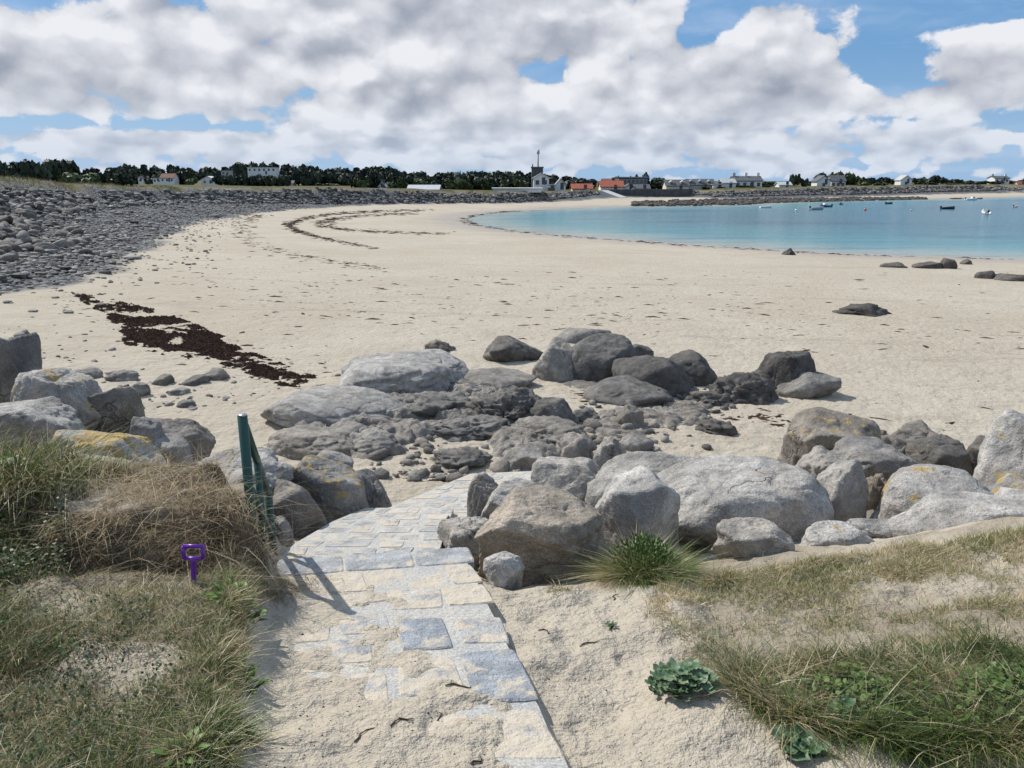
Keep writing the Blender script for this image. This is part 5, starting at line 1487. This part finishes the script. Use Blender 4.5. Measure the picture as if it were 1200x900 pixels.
def litter():
    pts = scatter_px(2600, [(310, 690, 660, 900), (560, 660, 860, 900), (620, 640, 1200, 780), (330, 720, 640, 900), (0, 660, 300, 800), (380, 640, 620, 760)])
    P = px_ground_many(np.array(pts), 4.2)
    flakes('path_litter', P, rng.uniform(.0012, .0042, len(P)) * rng.choice([1, 1, 1.8], len(P)), 'tiny dark scraps of dry weed and grit on the sandy path', 1.9, .5)
litter()

# ------------------------------------------------------------------ far bank: trees
FOOT_PXX = [f[0] for f in FOOT_PX]; FOOT_YY = [p[1] for p in FOOT]
DTOP = {}
def foot_y(px):
    """distance at which the line of sight reaches the flat top of the bank, less the bank's own width"""
    k = round(px)
    if k not in DTOP:
        u, f, _ = ray(px, 214); Y = np.linspace(20, 420, 801); X = u / f * Y
        d, w, zt = bank(X, Y); td = w + (zt - 1.2 - .13 * w) / .62 + 1
        m = d > td; i = len(Y) - 1
        while i > 0 and m[i - 1]: i -= 1
        DTOP[k] = max(Y[i] - 14, 62)
    return DTOP[k]
M_TREE = mat_leaf('evergreen_leaf', (0.018, 0.028, 0.020), (0.055, 0.072, 0.042), .6)
M_TREE2 = mat_leaf('green_leaf', (0.028, 0.045, 0.016), (0.08, 0.105, 0.035), .6)
M_BARK = plain('bark', (.06, .045, .035), .9)
def crown_mesh(seed, mat, n=620, leaf=.13, bush=False):
    g = np.random.default_rng(seed)
    m = g.integers(6, 10)
    C = np.stack([g.uniform(-.62, .62, m), g.uniform(-.62, .62, m), g.uniform(.30 if not bush else .1, .72, m)], 1)
    Rd = g.uniform(.26, .46, m)
    k = g.integers(0, m, n)
    d = g.normal(size=(n, 3)); d /= np.linalg.norm(d, axis=1, keepdims=True)
    d[:, 2] = np.where(g.uniform(0, 1, n) < .7, np.abs(d[:, 2]), d[:, 2])
    P = C[k] + d * (Rd[k] * g.uniform(.55, 1.05, n))[:, None] * np.array([1, 1, .85])
    keep = P[:, 2] > (.02 if bush else .12); P = P[keep]; d = d[keep]; n = len(P)
    t = d + g.normal(0, .6, (n, 3)); t /= np.linalg.norm(t, axis=1, keepdims=True)
    u = np.cross(t, g.normal(size=(n, 3))); u /= np.linalg.norm(u, axis=1, keepdims=True); v = np.cross(t, u)
    s = (leaf * g.uniform(.6, 1.4, n))[:, None]
    V = np.stack([P - u * s - v * s * .3, P + u * s * .3 - v * s, P + u * s + v * s * .4, P - u * s * .2 + v * s], 1).reshape(-1, 3)
    top = V[:, 2].max(); V[:, 2] /= top
    F = (np.arange(n) * 4)[:, None] + np.arange(4)[None]
    # a dense inner core so that the far crown is not see-through
    IV, IF = ICO[2]
    CV = []; CF = []; o = len(V)
    for c, r_ in zip(C, Rd):
        q = IV * (r_ * .72) * (1 + .25 * noise3(IV * 2.3 + seed, seed)[:, None]) + c; q[:, 2] = np.maximum(q[:, 2] / top, .02); CV.append(q); CF.append(IF + o); o += len(IV)
    return mesh_np('crown', np.concatenate([V] + CV), [F, np.concatenate(CF)], False, None, [mat])
CROWNS = [crown_mesh(50 + k, M_TREE, 620, .13, k > 1) for k in range(8)]
CROWNS2 = [crown_mesh(80 + k, M_TREE2, 520, .12, True) for k in range(4)]
def trunk_mesh(seed):
    R = random.Random(seed); mb = MB()
    mb.tube([(0, 0, -.05), (.03, 0, .25), (0, .03, .6)], [.07, .05, .03], 8)
    for k in range(4):
        a = k * 1.6 + R.uniform(-.3, .3)
        mb.tube([(.02, .01, .25 + .05 * k), (.22 * math.cos(a), .22 * math.sin(a), .5 + .04 * k), (.4 * math.cos(a), .4 * math.sin(a), .66)], [.035, .022, .01], 6)
    me = bpy.data.meshes.new('trunk'); me.from_pydata(mb.v, [], mb.f); me.update(); me.materials.append(M_BARK); return me
TRUNKS = [trunk_mesh(k) for k in range(3)]
def tree(px, top, wpx, D, label, group=None, pal=None, name='tree', cat='tree', base_drop=0.0, k=None, dz=1.0):
    p = at_y(px, top, D); gz = H1(p[0], D) - .1 - base_drop
    h = max(p[2] - gz, .6); w = wpx / 2 * D / FPX
    r = empty(name, (p[0], D, gz), 0, label=label, cat=cat, group=group)
    pal = pal or CROWNS
    k = rnd.randrange(len(pal)) if k is None else k
    c = link('crown', pal[k], r); c.scale = (w, w * dz, h); c.rotation_euler = (0, 0, rnd.uniform(0, 6.28))
    if name == 'tree':
        t = link('trunk', TRUNKS[rnd.randrange(3)], r); t.scale = (w, w, h)
    return r
SKY_X = [-30, 0, 20, 35, 60, 78, 86, 92]
SKY_Y = [187, 186.5, 188.5, 186, 185, 187, 190, 196]
B_X = [92, 110, 130, 140, 150, 160, 172, 185, 200, 215, 232, 246, 258, 265, 274, 282, 290, 310, 330, 350, 365, 377, 400, 420, 440, 458, 472, 490, 508, 525, 545, 575, 600, 617, 640, 652, 672, 692, 700]
B_Y = [198, 196, 195, 192, 190.5, 191, 196, 192, 191, 193, 197, 193, 195, 200, 192, 188.5, 187.5, 188.5, 191, 192.5, 192, 196, 196, 194.5, 193.5, 193.5, 199, 199.5, 202, 199, 199, 199, 199, 200, 203, 205, 206, 210, 213]
def trees():
    lab = 'dark evergreen tree in the belt behind the sea bank'
    for px, w in ((-14, 40), (6, 30), (22, 30), (40, 40), (58, 40), (76, 30), (30, 44), (66, 38)):
        tree(px, np.interp(px, SKY_X, SKY_Y), w, 190 + rnd.uniform(-6, 6), 'dark rounded tree in the big clump at the far left of the skyline', 'trees in the clump at the far left')
    px = 96
    while px < 694:
        w = rnd.uniform(24, 34); D = (max(foot_y(px) + 60, 300) if px > 420 else 500) + rnd.uniform(-6, 8)
        if not (166 < px < 176 or 228 < px < 236 or 262 < px < 270):
            tree(px, np.interp(px, B_X, B_Y) + rnd.uniform(-.6, .8), w, D, lab, 'belt of dark trees behind the bank')
        px += w * .40
    px = 150
    while px < 690:
        w = rnd.uniform(22, 32); D = (max(foot_y(px) + 46, 280) if px > 420 else 486) + rnd.uniform(-4, 4)
        skip = any(a < px < b for a, b in ((180, 210), (234, 258), (288, 328), (622, 644), (650, 664)))
        if not skip:
            tree(px, np.interp(px, B_X, B_Y) + rnd.uniform(3, 8), w, D, lab, 'belt of dark trees behind the bank')
        px += w * .42
    for px, top in ((284, 203), (294, 205.5), (303, 203.5), (313, 205.5), (322, 205), (331, 204)):
        tree(px, top, 20, 440 + rnd.uniform(-4, 4), 'dark tree standing in front of the long white flat-roofed house', 'trees in front of the long white house')
    for px, top in ((256, 204), (268, 204.5), (276, 203)):
        tree(px, top, 18, 455, 'dark tree half hiding the bluish white house', 'trees before the bluish white house')
    lab2 = 'low green bush along the foot of the dark tree belt'
    for px, top, w in ((287, 208, 20), (303, 206.5, 22), (318, 207, 22), (224, 207, 18), (375, 214, 18), (392, 214.5, 20), (570, 208, 22), (590, 209, 22), (610, 207, 22), (548, 211, 16), (470, 205, 24), (492, 205, 24), (455, 212, 16), (425, 207, 24), (530, 207, 26)):
        tree(px, top, w, 474 if px < 420 else max(foot_y(px) + 38, 262), lab2, 'bushes at the foot of the tree belt', CROWNS2, 'bush', 'bush')
    # named single trees and bushes
    tree(98, 199.5, 52, foot_y(98) + 22, 'broad green bush on the skyline of the left bank', None, CROWNS2, 'bush', 'bush', .3, 0)
    tree(139, 199, 36, foot_y(139) + 22, 'dark dome-shaped bush on the left bank, right of the broad green one', None, CROWNS, 'bush', 'bush', .3, 1)
    tree(80, 206, 20, foot_y(80) + 24, 'small low bush left of the broad green bush on the left bank', None, CROWNS2, 'bush', 'bush', .3, 2)
    tree(757, 201, 17, 286, 'tall dark pine beside the long glazed building', None, CROWNS, k=2)
    tree(768, 207.5, 26, 285, 'rounded dark tree at the right of the tall pine', None, CROWNS, k=3)
    tree(779, 212, 12, 284, 'drooping right-hand end of the dark tree clump by the pine', None, CROWNS, k=4)
    tree(743, 203.6, 14, 318, 'small tree rising behind the long glazed building', None, CROWNS2, k=1)
    tree(722, 205, 10, 322, 'smaller round tree behind the left end of the glazed building', None, CROWNS2, k=2)
    tree(933, 203, 12, 292, 'single dark round tree between the white houses on the right', None, CROWNS, k=0)
    tree(943, 208, 10, 292, 'smaller dark tree just right of the single round tree', None, CROWNS, k=5)
    for i, (px, top, w) in enumerate(((962, 201, 22), (978, 199.3, 26), (994, 200.5, 24), (1008, 205.5, 16))):
        tree(px, top, w, 330, 'broad green tree behind the twin-gabled white house', 'green trees behind the twin-gabled house', CROWNS2 if i else CROWNS)
    for px, top, w in ((1000, 206, 20), (1022, 207.5, 16), (1036, 206.8, 16), (1046, 209, 12), (1072, 208, 18), (1086, 207, 16), (1096, 204.2, 15), (1106, 207, 16), (1120, 209.5, 18), (1136, 211, 20), (1152, 211.5, 18), (1170, 212, 20), (1188, 210, 20), (1206, 208, 22), (1056, 212, 14), (890, 213.5, 14), (900, 212.5, 16), (912, 212.2, 14), (922, 212, 14), (950, 212, 16)):
        tree(px, top, w, foot_y(px) + 60, 'dark low tree in the hedge line along the right-hand shore', 'hedge-line trees on the right shore')
    for px, top, w in ((868, 217, 16), (880, 217, 14), (900, 216.5, 18), (826, 218, 16), (846, 218.5, 14), (1010, 213, 18), (1030, 213.5, 18), (1090, 213.5, 20), (1115, 214, 20), (1140, 214, 20)):
        tree(px, top, w, foot_y(px) + 28, 'low dark bush in front of the houses on the right shore', 'bushes before the right-shore houses', CROWNS2, 'bush', 'bush')
trees()

# ------------------------------------------------------------------ far bank: buildings
M_WHITE = plain('white_render', (.72, .72, .70), .8, 0, .06, .4)
M_CREAM = plain('cream_render', (.66, .62, .50), .8, 0, .06, .4)
M_GREYW = plain('grey_render', (.42, .42, .42), .8, 0, .1, .4)
M_SLATE = plain('slate_roof', (.10, .105, .115), .7, 0, .15, 1.2)
M_RED = plain('red_tile_roof', (.30, .085, .05), .8, 0, .15, 1.2)
M_BROWN = plain('brown_roof', (.17, .075, .055), .8, 0, .15, 1.2)
M_PALE = plain('pale_metal_roof', (.45, .47, .48), .6, 0, .06, 1.2)
M_GLASS = plain('window_glass', (.03, .035, .045), .1, 0, .1, 2, .6)
M_DARKB = plain('dark_cladding', (.085, .09, .10), .7, 0, .1, 1)
def house(label, x0, x1, yt, D, ybase=None, wall=M_WHITE, roof=M_SLATE, style='side', roof_frac=.45, chimneys=0, nwin=3, depth=7., dormers=0, floors=1, cat='house', name='house', door=True, up=0.):
    D = 480 if x0 < 420 else D
    a = at_y(x0, yt, D); b = at_y(x1, yt, D)
    w = b[0] - a[0]; depth = min(depth, .8 * w + 1.5); cx = (a[0] + b[0]) / 2
    gz = H1(cx, D) + up - .3
    Ht = max(a[2] - gz, 1.2)
    vis = Ht if ybase is None else a[2] - at_y(x0, ybase, D)[2]
    rh = 0.25 if style == 'flat' else max(.9, vis * roof_frac)
    wh = Ht - rh
    r = empty(name, (cx, D, gz), 0, label=label, cat=cat)
    hw, hd = w / 2, depth / 2
    mb = MB().box(-hw, hw, -hd, hd, 0, wh)
    if style == 'gable': mb.add([(-hw, -hd, wh), (hw, -hd, wh), (0, -hd, wh + rh), (-hw, hd, wh), (hw, hd, wh), (0, hd, wh + rh)], [(0, 1, 2), (5, 4, 3), (0, 2, 5, 3), (1, 4, 5, 2)])
    if style == 'side': mb.add([(-hw, -hd, wh), (-hw, hd, wh), (-hw, 0, wh + rh), (hw, -hd, wh), (hw, hd, wh), (hw, 0, wh + rh)], [(0, 2, 1), (3, 4, 5), (0, 3, 5, 2), (1, 2, 5, 4)])
    mb.build('wall', wall, r)
    e = .35; t = .22
    rb = MB()
    if style == 'gable':
        for s in (-1, 1):
            rb.add([(s * (hw + e), -hd - e, wh - .25), (0, -hd - e, wh + rh), (0, hd + e, wh + rh), (s * (hw + e), hd + e, wh - .25), (s * (hw + e), -hd - e, wh - .25 + t), (0, -hd - e, wh + rh + t), (0, hd + e, wh + rh + t), (s * (hw + e), hd + e, wh - .25 + t)],
                   [(0, 1, 2, 3), (4, 7, 6, 5), (0, 4, 5, 1), (3, 2, 6, 7), (0, 3, 7, 4)])
    elif style == 'side':
        for s in (-1, 1):
            rb.add([(-hw - e, s * (hd + e), wh - .2), (hw + e, s * (hd + e), wh - .2), (hw + e, 0, wh + rh), (-hw - e, 0, wh + rh), (-hw - e, s * (hd + e), wh - .2 + t), (hw + e, s * (hd + e), wh - .2 + t), (hw + e, 0, wh + rh + t), (-hw - e, 0, wh + rh + t)],
                   [(0, 1, 2, 3), (4, 7, 6, 5), (0, 4, 5, 1), (1, 5, 6, 2), (0, 3, 7, 4)])
    else:
        rb.box(-hw - e, hw + e, -hd - e, hd + e, wh + .004, wh + rh)
    ro = rb.build('roof', roof, r)
    for k in range(chimneys):
        x = [-.88, .88, 0][k] * hw
        MB().box(x - .45, x + .45, -.35, .35, wh + rh * .55, wh + rh + 1.3).build('chimney', wall if k else M_GREYW, ro)
    vb = Ht - vis
    y = -hd
    for fl in range(floors):
        z0 = wh - 1.9 - fl * 2.5
        if z0 < .2: continue
        for k in range(nwin):
            x = -hw + w * (k + .5) / nwin
            f = MB().box(x - .62, x + .62, y - .05, y + .02, z0 - .1, z0 + 1.3).build('window', M_PALE, r)
            MB().box(x - .5, x + .5, y - .08, y - .052, z0, z0 + 1.2).build('pane', M_GLASS, f)
    for k in range(dormers):
        x = -hw + w * (k + .5) / dormers
        d = MB(); d.box(x - .8, x + .8, -hd * .75, -.2, wh + .1, wh + rh * .62)
        d.add([(x - 1, -hd * .78, wh + rh * .62 + .003), (x + 1, -hd * .78, wh + rh * .62 + .003), (x, -hd * .78, wh + rh * .98), (x - 1, 0, wh + rh * .62 + .003), (x + 1, 0, wh + rh * .62 + .003), (x, 0, wh + rh * .98)], [(0, 1, 2), (3, 5, 4), (0, 2, 5, 3), (1, 4, 5, 2)])
        d.build('dormer', wall, ro)
        MB().box(x - .5, x + .5, -hd * .75 - .06, -hd * .75 - .004, wh + .5, wh + rh * .58).build('window', M_GLASS, r)
    if door:
        x = hw * .3
        MB().box(x - .5, x + .5, y - .06, y - .003, max(0, vb), max(0, vb) + 2.0).build('door', M_DARKB, r)
    return r
def buildings():
    L = lambda px, k=36: foot_y(px) + k
    house('white house with a reddish brown upper storey among the dark trees on the left', 190, 206, 203.8, L(200), 213, M_WHITE, M_BROWN, 'side', .5, 0, 3)
    house('low white outbuilding joined to the left of the reddish house', 181, 190, 208.6, L(188, 35), 212, M_WHITE, M_PALE, 'flat', nwin=2)
    house('small white cottage end far left of the reddish house', 163, 168, 206.5, L(166, 40), 212, M_WHITE, M_SLATE, 'gable', .4, nwin=1)
    house('white gabled house standing alone below the dark trees', 238, 254, 206.8, L(246, 34), 215, M_WHITE, M_WHITE, 'gable', .45, nwin=2)
    house('bluish white house half hidden in trees up behind the gabled house', 261, 271, 200, L(266, 50), 207, M_GREYW, M_PALE, 'flat', nwin=2)
    house('long white modern flat-roofed house high among the dark trees', 292, 325, 196, L(308, 46), 204.5, M_WHITE, M_PALE, 'flat', nwin=6)
    house('grey-roofed low building behind the bank right of the long white house', 329, 345, 211.8, L(337, 30), 217, M_GREYW, M_SLATE, 'side', .6, nwin=3)
    house('tiny white cottage with a pointed gable just above the stone bank', 445.5, 452, 214, L(449, 26), 220, M_WHITE, M_GREYW, 'gable', .55, nwin=1)
    house('long low pale glasshouse behind the middle of the stone bank', 480, 515, 217.6, L(497, 24), 221, M_PALE, M_PALE, 'side', .6, nwin=9, cat='glasshouse', name='glasshouse', door=False)
    house('long low bright white shed on top of the stone bank below the mast', 578, 634, 220.4, L(606, 20), 223.4, M_WHITE, M_WHITE, 'flat', nwin=0, cat='shed', name='shed', door=False)
    house('big white hall with a broad gable below the dark mast building', 625, 643, 203.5, L(634, 40), 216, M_WHITE, M_PALE, 'gable', .4, nwin=2, cat='hall', name='hall')
    house('narrow white church-like building with a steep gable', 650.5, 662.5, 209.5, L(656, 32), 222, M_WHITE, M_GREYW, 'gable', .62, nwin=1, cat='chapel', name='chapel')
    house('small white block beside the steep-gabled building', 642, 650, 216, L(646, 30), 222, M_WHITE, M_PALE, 'flat', nwin=2, cat='outbuilding', name='outbuilding')
    house('low house with a red tiled roof left of the orange-roofed white house', 670, 693, 216, L(681, 26), 224, M_CREAM, M_RED, 'side', .62, nwin=3)
    house('white house with an orange tiled roof at the head of the slip', 703, 729, 212.5, L(716, 24), 225, M_WHITE, M_RED, 'side', .5, nwin=2)
    house('dark brown-roofed house behind the orange-roofed one', 706, 724, 210, L(715, 40), 216, M_DARKB, M_BROWN, 'side', .6, nwin=2)
    house('long dark glazed building with a pale roof behind the orange-roofed house', 719, 756, 207.2, L(736, 52), 222, M_DARKB, M_PALE, 'flat', nwin=8, cat='building', name='glazed_building', depth=12)
    house('white cottage gable right of the orange-roofed house', 730, 743, 216, L(736, 24), 224, M_WHITE, M_SLATE, 'gable', .5, nwin=1)
    house('slate-roofed cottage at the foot of the tall pine', 743, 760, 216.6, L(752, 24), 224, M_GREYW, M_SLATE, 'side', .6, nwin=3)
    house('cream house with a slate roof and two dormers', 779, 805, 211.2, L(792, 26), 224, M_CREAM, M_SLATE, 'side', .5, nwin=4, dormers=2)
    house('grey house with a long slate roof and dormers right of the cream one', 803.5, 835, 210.4, L(819, 30), 222, M_GREYW, M_SLATE, 'side', .52, nwin=4, dormers=3)
    house('white gabled cottage left of the three-chimney house', 844, 860, 210.2, L(850, 34), 220, M_WHITE, M_GREYW, 'side', .4, nwin=2)
    house('low white lean-to beside the white gabled cottage', 834, 846, 215.5, L(840, 30), 220, M_WHITE, M_PALE, 'flat', nwin=2, cat='outbuilding', name='outbuilding')
    house('big white two-storey house with three chimneys on the right shore', 858, 890, 207, L(874, 34), 220, M_WHITE, M_SLATE, 'side', .36, 3, 4, floors=2)
    house('low white bungalow between the three-chimney house and the round tree', 911, 925, 213.6, L(918, 30), 219, M_WHITE, M_PALE, 'side', .4, 0, 2)
    house('left half of the twin-gabled white house with slate roofs', 955, 971, 206.2, L(963, 30), 216, M_WHITE, M_SLATE, 'gable', .62, 0, 1)
    house('right half of the twin-gabled white house with slate roofs', 971.5, 988, 206, L(980, 31), 216, M_WHITE, M_SLATE, 'side', .6, 0, 3)
    house('white gable end among the trees right of the twin-gabled house', 1053, 1066, 205.8, L(1060, 40), 215, M_WHITE, M_GREYW, 'gable', .55, 0, 1)
    house('white house with chimneys rising over the hedge near the right edge', 1162, 1179, 206.6, L(1170, 70), 212, M_WHITE, M_SLATE, 'side', .4, 2, 3)
    house('small orange-roofed hut at the right end of the shore', 1191, 1199, 213, L(1195, 26), 218, M_CREAM, M_RED, 'side', .6, 0, 1, depth=4., cat='hut', name='hut')
    # mast on its dark block
    D = L(630, 62)
    a = at_y(623, 197, D); b = at_y(636, 197, D); gz = H1((a[0] + b[0]) / 2, D) - .3
    r = empty('mast_building', ((a[0] + b[0]) / 2, D, gz), 0, label='dark square tower block carrying the tall thin mast', cat='tower')
    hw = (b[0] - a[0]) / 2; h = a[2] - gz
    MB().box(-hw, hw, -3, 3, 0, h).build('wall', M_DARKB, r)
    MB().box(-hw - .2, hw + .2, -3.2, 3.2, h + .003, h + .4).build('parapet', M_SLATE, r)
    for k in range(3):
        x = -hw + 2 * hw * (k + .5) / 3
        MB().box(x - .5, x + .5, -3.06, -3.003, h - 2.2, h - .9).build('window', M_GLASS, r)
    t = at_y(630.2, 175.5, D)[2] - gz - h - .4
    m = empty('radio_mast', ((a[0] + b[0]) / 2 + .3, D, gz + h + .4), 0, label='tall thin grey mast with a fat aerial tip on the dark tower block', cat='mast')
    MB().tube([(0, 0, 0), (0, 0, t * .74)], .22, 8).build('pole', M_GREYW, m, True)
    MB().tube([(0, 0, t * .74), (0, 0, t * .78), (0, 0, t)], [.22, .5, .45], 10).build('aerial', M_PALE, m, True)
    MB().tube([(-1.8, 0, 0), (-1.8, 0, .9)], [.2, .15], 6).build('lamp_bracket', M_DARKB, m, True)
    # sea wall and slip ramp below the houses
    def strip(name, label, cat, p0, p1, D0, D1, zt, thick, mat):
        A = at_y(p0, 225, D0); B = at_y(p1, 225, D1)
        o = MB(); d = Vector((B[0] - A[0], B[1] - A[1])); n = Vector((-d.y, d.x)).normalized() * thick
        z0 = min(H1(A[0], A[1]), H1(B[0], B[1])) - 1.2
        V = [(A[0], A[1], z0), (B[0], B[1], z0), (B[0] + n.x, B[1] + n.y, z0), (A[0] + n.x, A[1] + n.y, z0)]
        V += [(x, y, zt) for x, y, _ in V]
        o.add(V, [(3, 2, 1, 0), (4, 5, 6, 7), (0, 1, 5, 4), (1, 2, 6, 5), (2, 3, 7, 6), (3, 0, 4, 7)])
        w = o.build(name, mat, label=label, cat=cat)
        return w
    strip('sea_wall', 'long dark sea wall below the houses at the far right', 'wall', 711, 812, L(711, 9), L(812, 9), 3.5, .8, plain('dark_masonry', (.075, .08, .08), .9, 0, .3, .8))
    # pale ramp
    A = at_z(707, 225.5, 2.9); B = at_z(728, 231.5, 1.2)
    A = np.array([*at_y(708, 225, L(708, 7))[:2], 3.3]); B = np.array([*at_y(731, 231, L(731, -2))[:2], H1(*at_y(731, 231, L(731, -2))[:2]) + .15])
    d = Vector(B - A); n = Vector((-d.y, d.x, 0)).normalized() * 2.2
    MB().add([Vector(A) - n, Vector(B) - n, Vector(B) + n, Vector(A) + n] + [v + Vector((0, 0, -2.5)) for v in (Vector(A) - n, Vector(B) - n, Vector(B) + n, Vector(A) + n)],
             [(0, 1, 2, 3), (7, 6, 5, 4), (0, 4, 5, 1), (1, 5, 6, 2), (2, 6, 7, 3), (3, 7, 4, 0)]).build('boat_ramp', plain('pale_concrete', (.5, .49, .46), .9), kind='structure')
buildings()

# ------------------------------------------------------------------ boats and buoys
M_BWHITE = plain('white_hull_paint', (.75, .75, .75), .35, 0, .05, 1); M_BBLUE = plain('blue_hull_paint', (.03, .10, .17), .35, 0, .1, 1)
M_BDARK = plain('dark_hull_paint', (.018, .02, .026), .4, 0, .1, 1); M_BGREY = plain('grey_hull_paint', (.35, .36, .38), .4, 0, .1, 1)
M_MOTOR = plain('outboard_black', (.02, .02, .02), .4); M_WOOD = plain('deck_wood', (.25, .20, .14), .7)
def boat(label, px, py, L, hdg, mat, cabin=False, motor=True, name='boat', cat='boat', group=None):
    p = at_z(px, py, 0); L *= .85
    r = empty(name, (p[0], p[1], 0), math.radians(hdg), label=label, cat=cat, group=group)
    B, Hh = L * .19, L * .15
    n = 10; V = []; F = []
    prof = []
    for i in range(n):
        s = i / (n - 1); b = B * (1 - max(0, (s - .35) / .65) ** 2.3 * .985) * (.88 + .12 * min(1, s / .3)); h = Hh * (.85 + .55 * s * s); x = L * (s - .5) + (L * .05 * s * s)
        prof.append([(x, -b * .02, -Hh * .5 * (1 - .6 * s * s)), (x, -b * .78, 0.02), (x, -b, h), (x, -b * .86, h), (x, -b * .62, Hh * .25), (x, 0, Hh * .22)])
    ring = []
    for P in prof: ring.append([*P, *[(x, -y, z) for x, y, z in P[::-1]][1:]])
    m = len(ring[0])
    for Rg in ring: V += Rg
    F = [(i * m + k, (i + 1) * m + k, (i + 1) * m + (k + 1) % m, i * m + (k + 1) % m) for i in range(n - 1) for k in range(m)]
    F += [tuple(range(m))]
    mb = MB(); mb.add(V, F); mb.build('hull', mat, r, True)
    t = MB().box(-L * .12, -L * .02, -B * .8, B * .8, Hh * .45, Hh * .52).build('thwart', M_WOOD, r)
    if motor:
        o = MB().box(-L * .5 - .30, -L * .5 - .02, -.17, .17, Hh * .7, Hh * 1.5).build('outboard_motor', M_MOTOR, r, bevel=.05)
        MB().tube([(-L * .5 - .14, 0, Hh * .7), (-L * .5 - .14, 0, -.4)], .07, 8).build('shaft', M_MOTOR, o, True)
    if cabin:
        c = MB(); c.add([(L * .02, -B * .62, Hh * .8), (L * .3, -B * .5, Hh * .9), (L * .3, B * .5, Hh * .9), (L * .02, B * .62, Hh * .8), (L * .04, -B * .55, Hh * 1.9), (L * .22, -B * .42, Hh * 1.85), (L * .22, B * .42, Hh * 1.85), (L * .04, B * .55, Hh * 1.9)],
                        [(3, 2, 1, 0), (4, 5, 6, 7), (0, 1, 5, 4), (1, 2, 6, 5), (2, 3, 7, 6), (3, 0, 4, 7)])
        co = c.build('cabin', M_BWHITE, r)
        MB().box(L * .06, L * .2, -B * .60, -B * .58, Hh * 1.35, Hh * 1.75).build('window', M_GLASS, co)
    return r
boat('small low white dinghy moored nearest the tideline rocks', 897, 243.6, 3.0, 5, M_BWHITE, False, False)
boat('grey open boat with a black outboard, left of the blue boat', 957, 245.6, 4.2, 25, M_BGREY)
boat('blue cabin boat moored beside the grey open boat', 968, 242.6, 3.6, 200, M_BBLUE, True)
boat('dark blue boat with a white bow just right of the blue cabin boat', 986, 240, 3.0, 60, M_BBLUE, True)
boat('small dark boat moored in the middle of the right bay', 1042, 239, 3.0, 30, M_BDARK)
boat('black open boat lying side-on, nearest of the dark boats', 1110.5, 245.0, 3.6, 8, M_BDARK)
boat('white boat seen end-on with its black outboard raised', 1154.5, 250.6, 3.8, 75, M_BWHITE, True)
boat('small cream boat close to the right picture edge', 1190, 242.8, 2.7, 40, M_CREAM)
boat('white boat lying by the far shore on the right', 1138, 234.6, 4.6, 10, M_BWHITE, True)
for px in (1117, 1123, 1128, 1147):
    boat('little pale boat in the row drawn up at the far right shore', px, 233.2, 2.6, rnd.uniform(-25, 25), [M_BWHITE, M_RED][px % 2], False, False, group='small boats by the far right shore')
def buoy(label, px, py, col, s=.28):
    p = at_z(px, py, 0); r = empty('buoy', (p[0], p[1], 0), 0, label=label, cat='buoy')
    V, F = ICO[2]; me = mesh_np('float', V * s + np.array([0, 0, s * .5]), F, True, None, [plain('buoy_paint', col, .4)]); link('float', me, r)
    MB().tube([(0, 0, s * 1.3), (0, 0, s * 2.0)], s * .16, 8).build('ring', M_MOTOR, r, True)
buoy('white round mooring buoy below the grey open boat', 933, 247.2, (.8, .8, .8))
buoy('orange mooring buoy out on the water right of centre', 1014, 246.6, (.6, .12, .02))
buoy('red-white mooring buoy below the black boat', 1068, 247, (.6, .45, .4), .22)
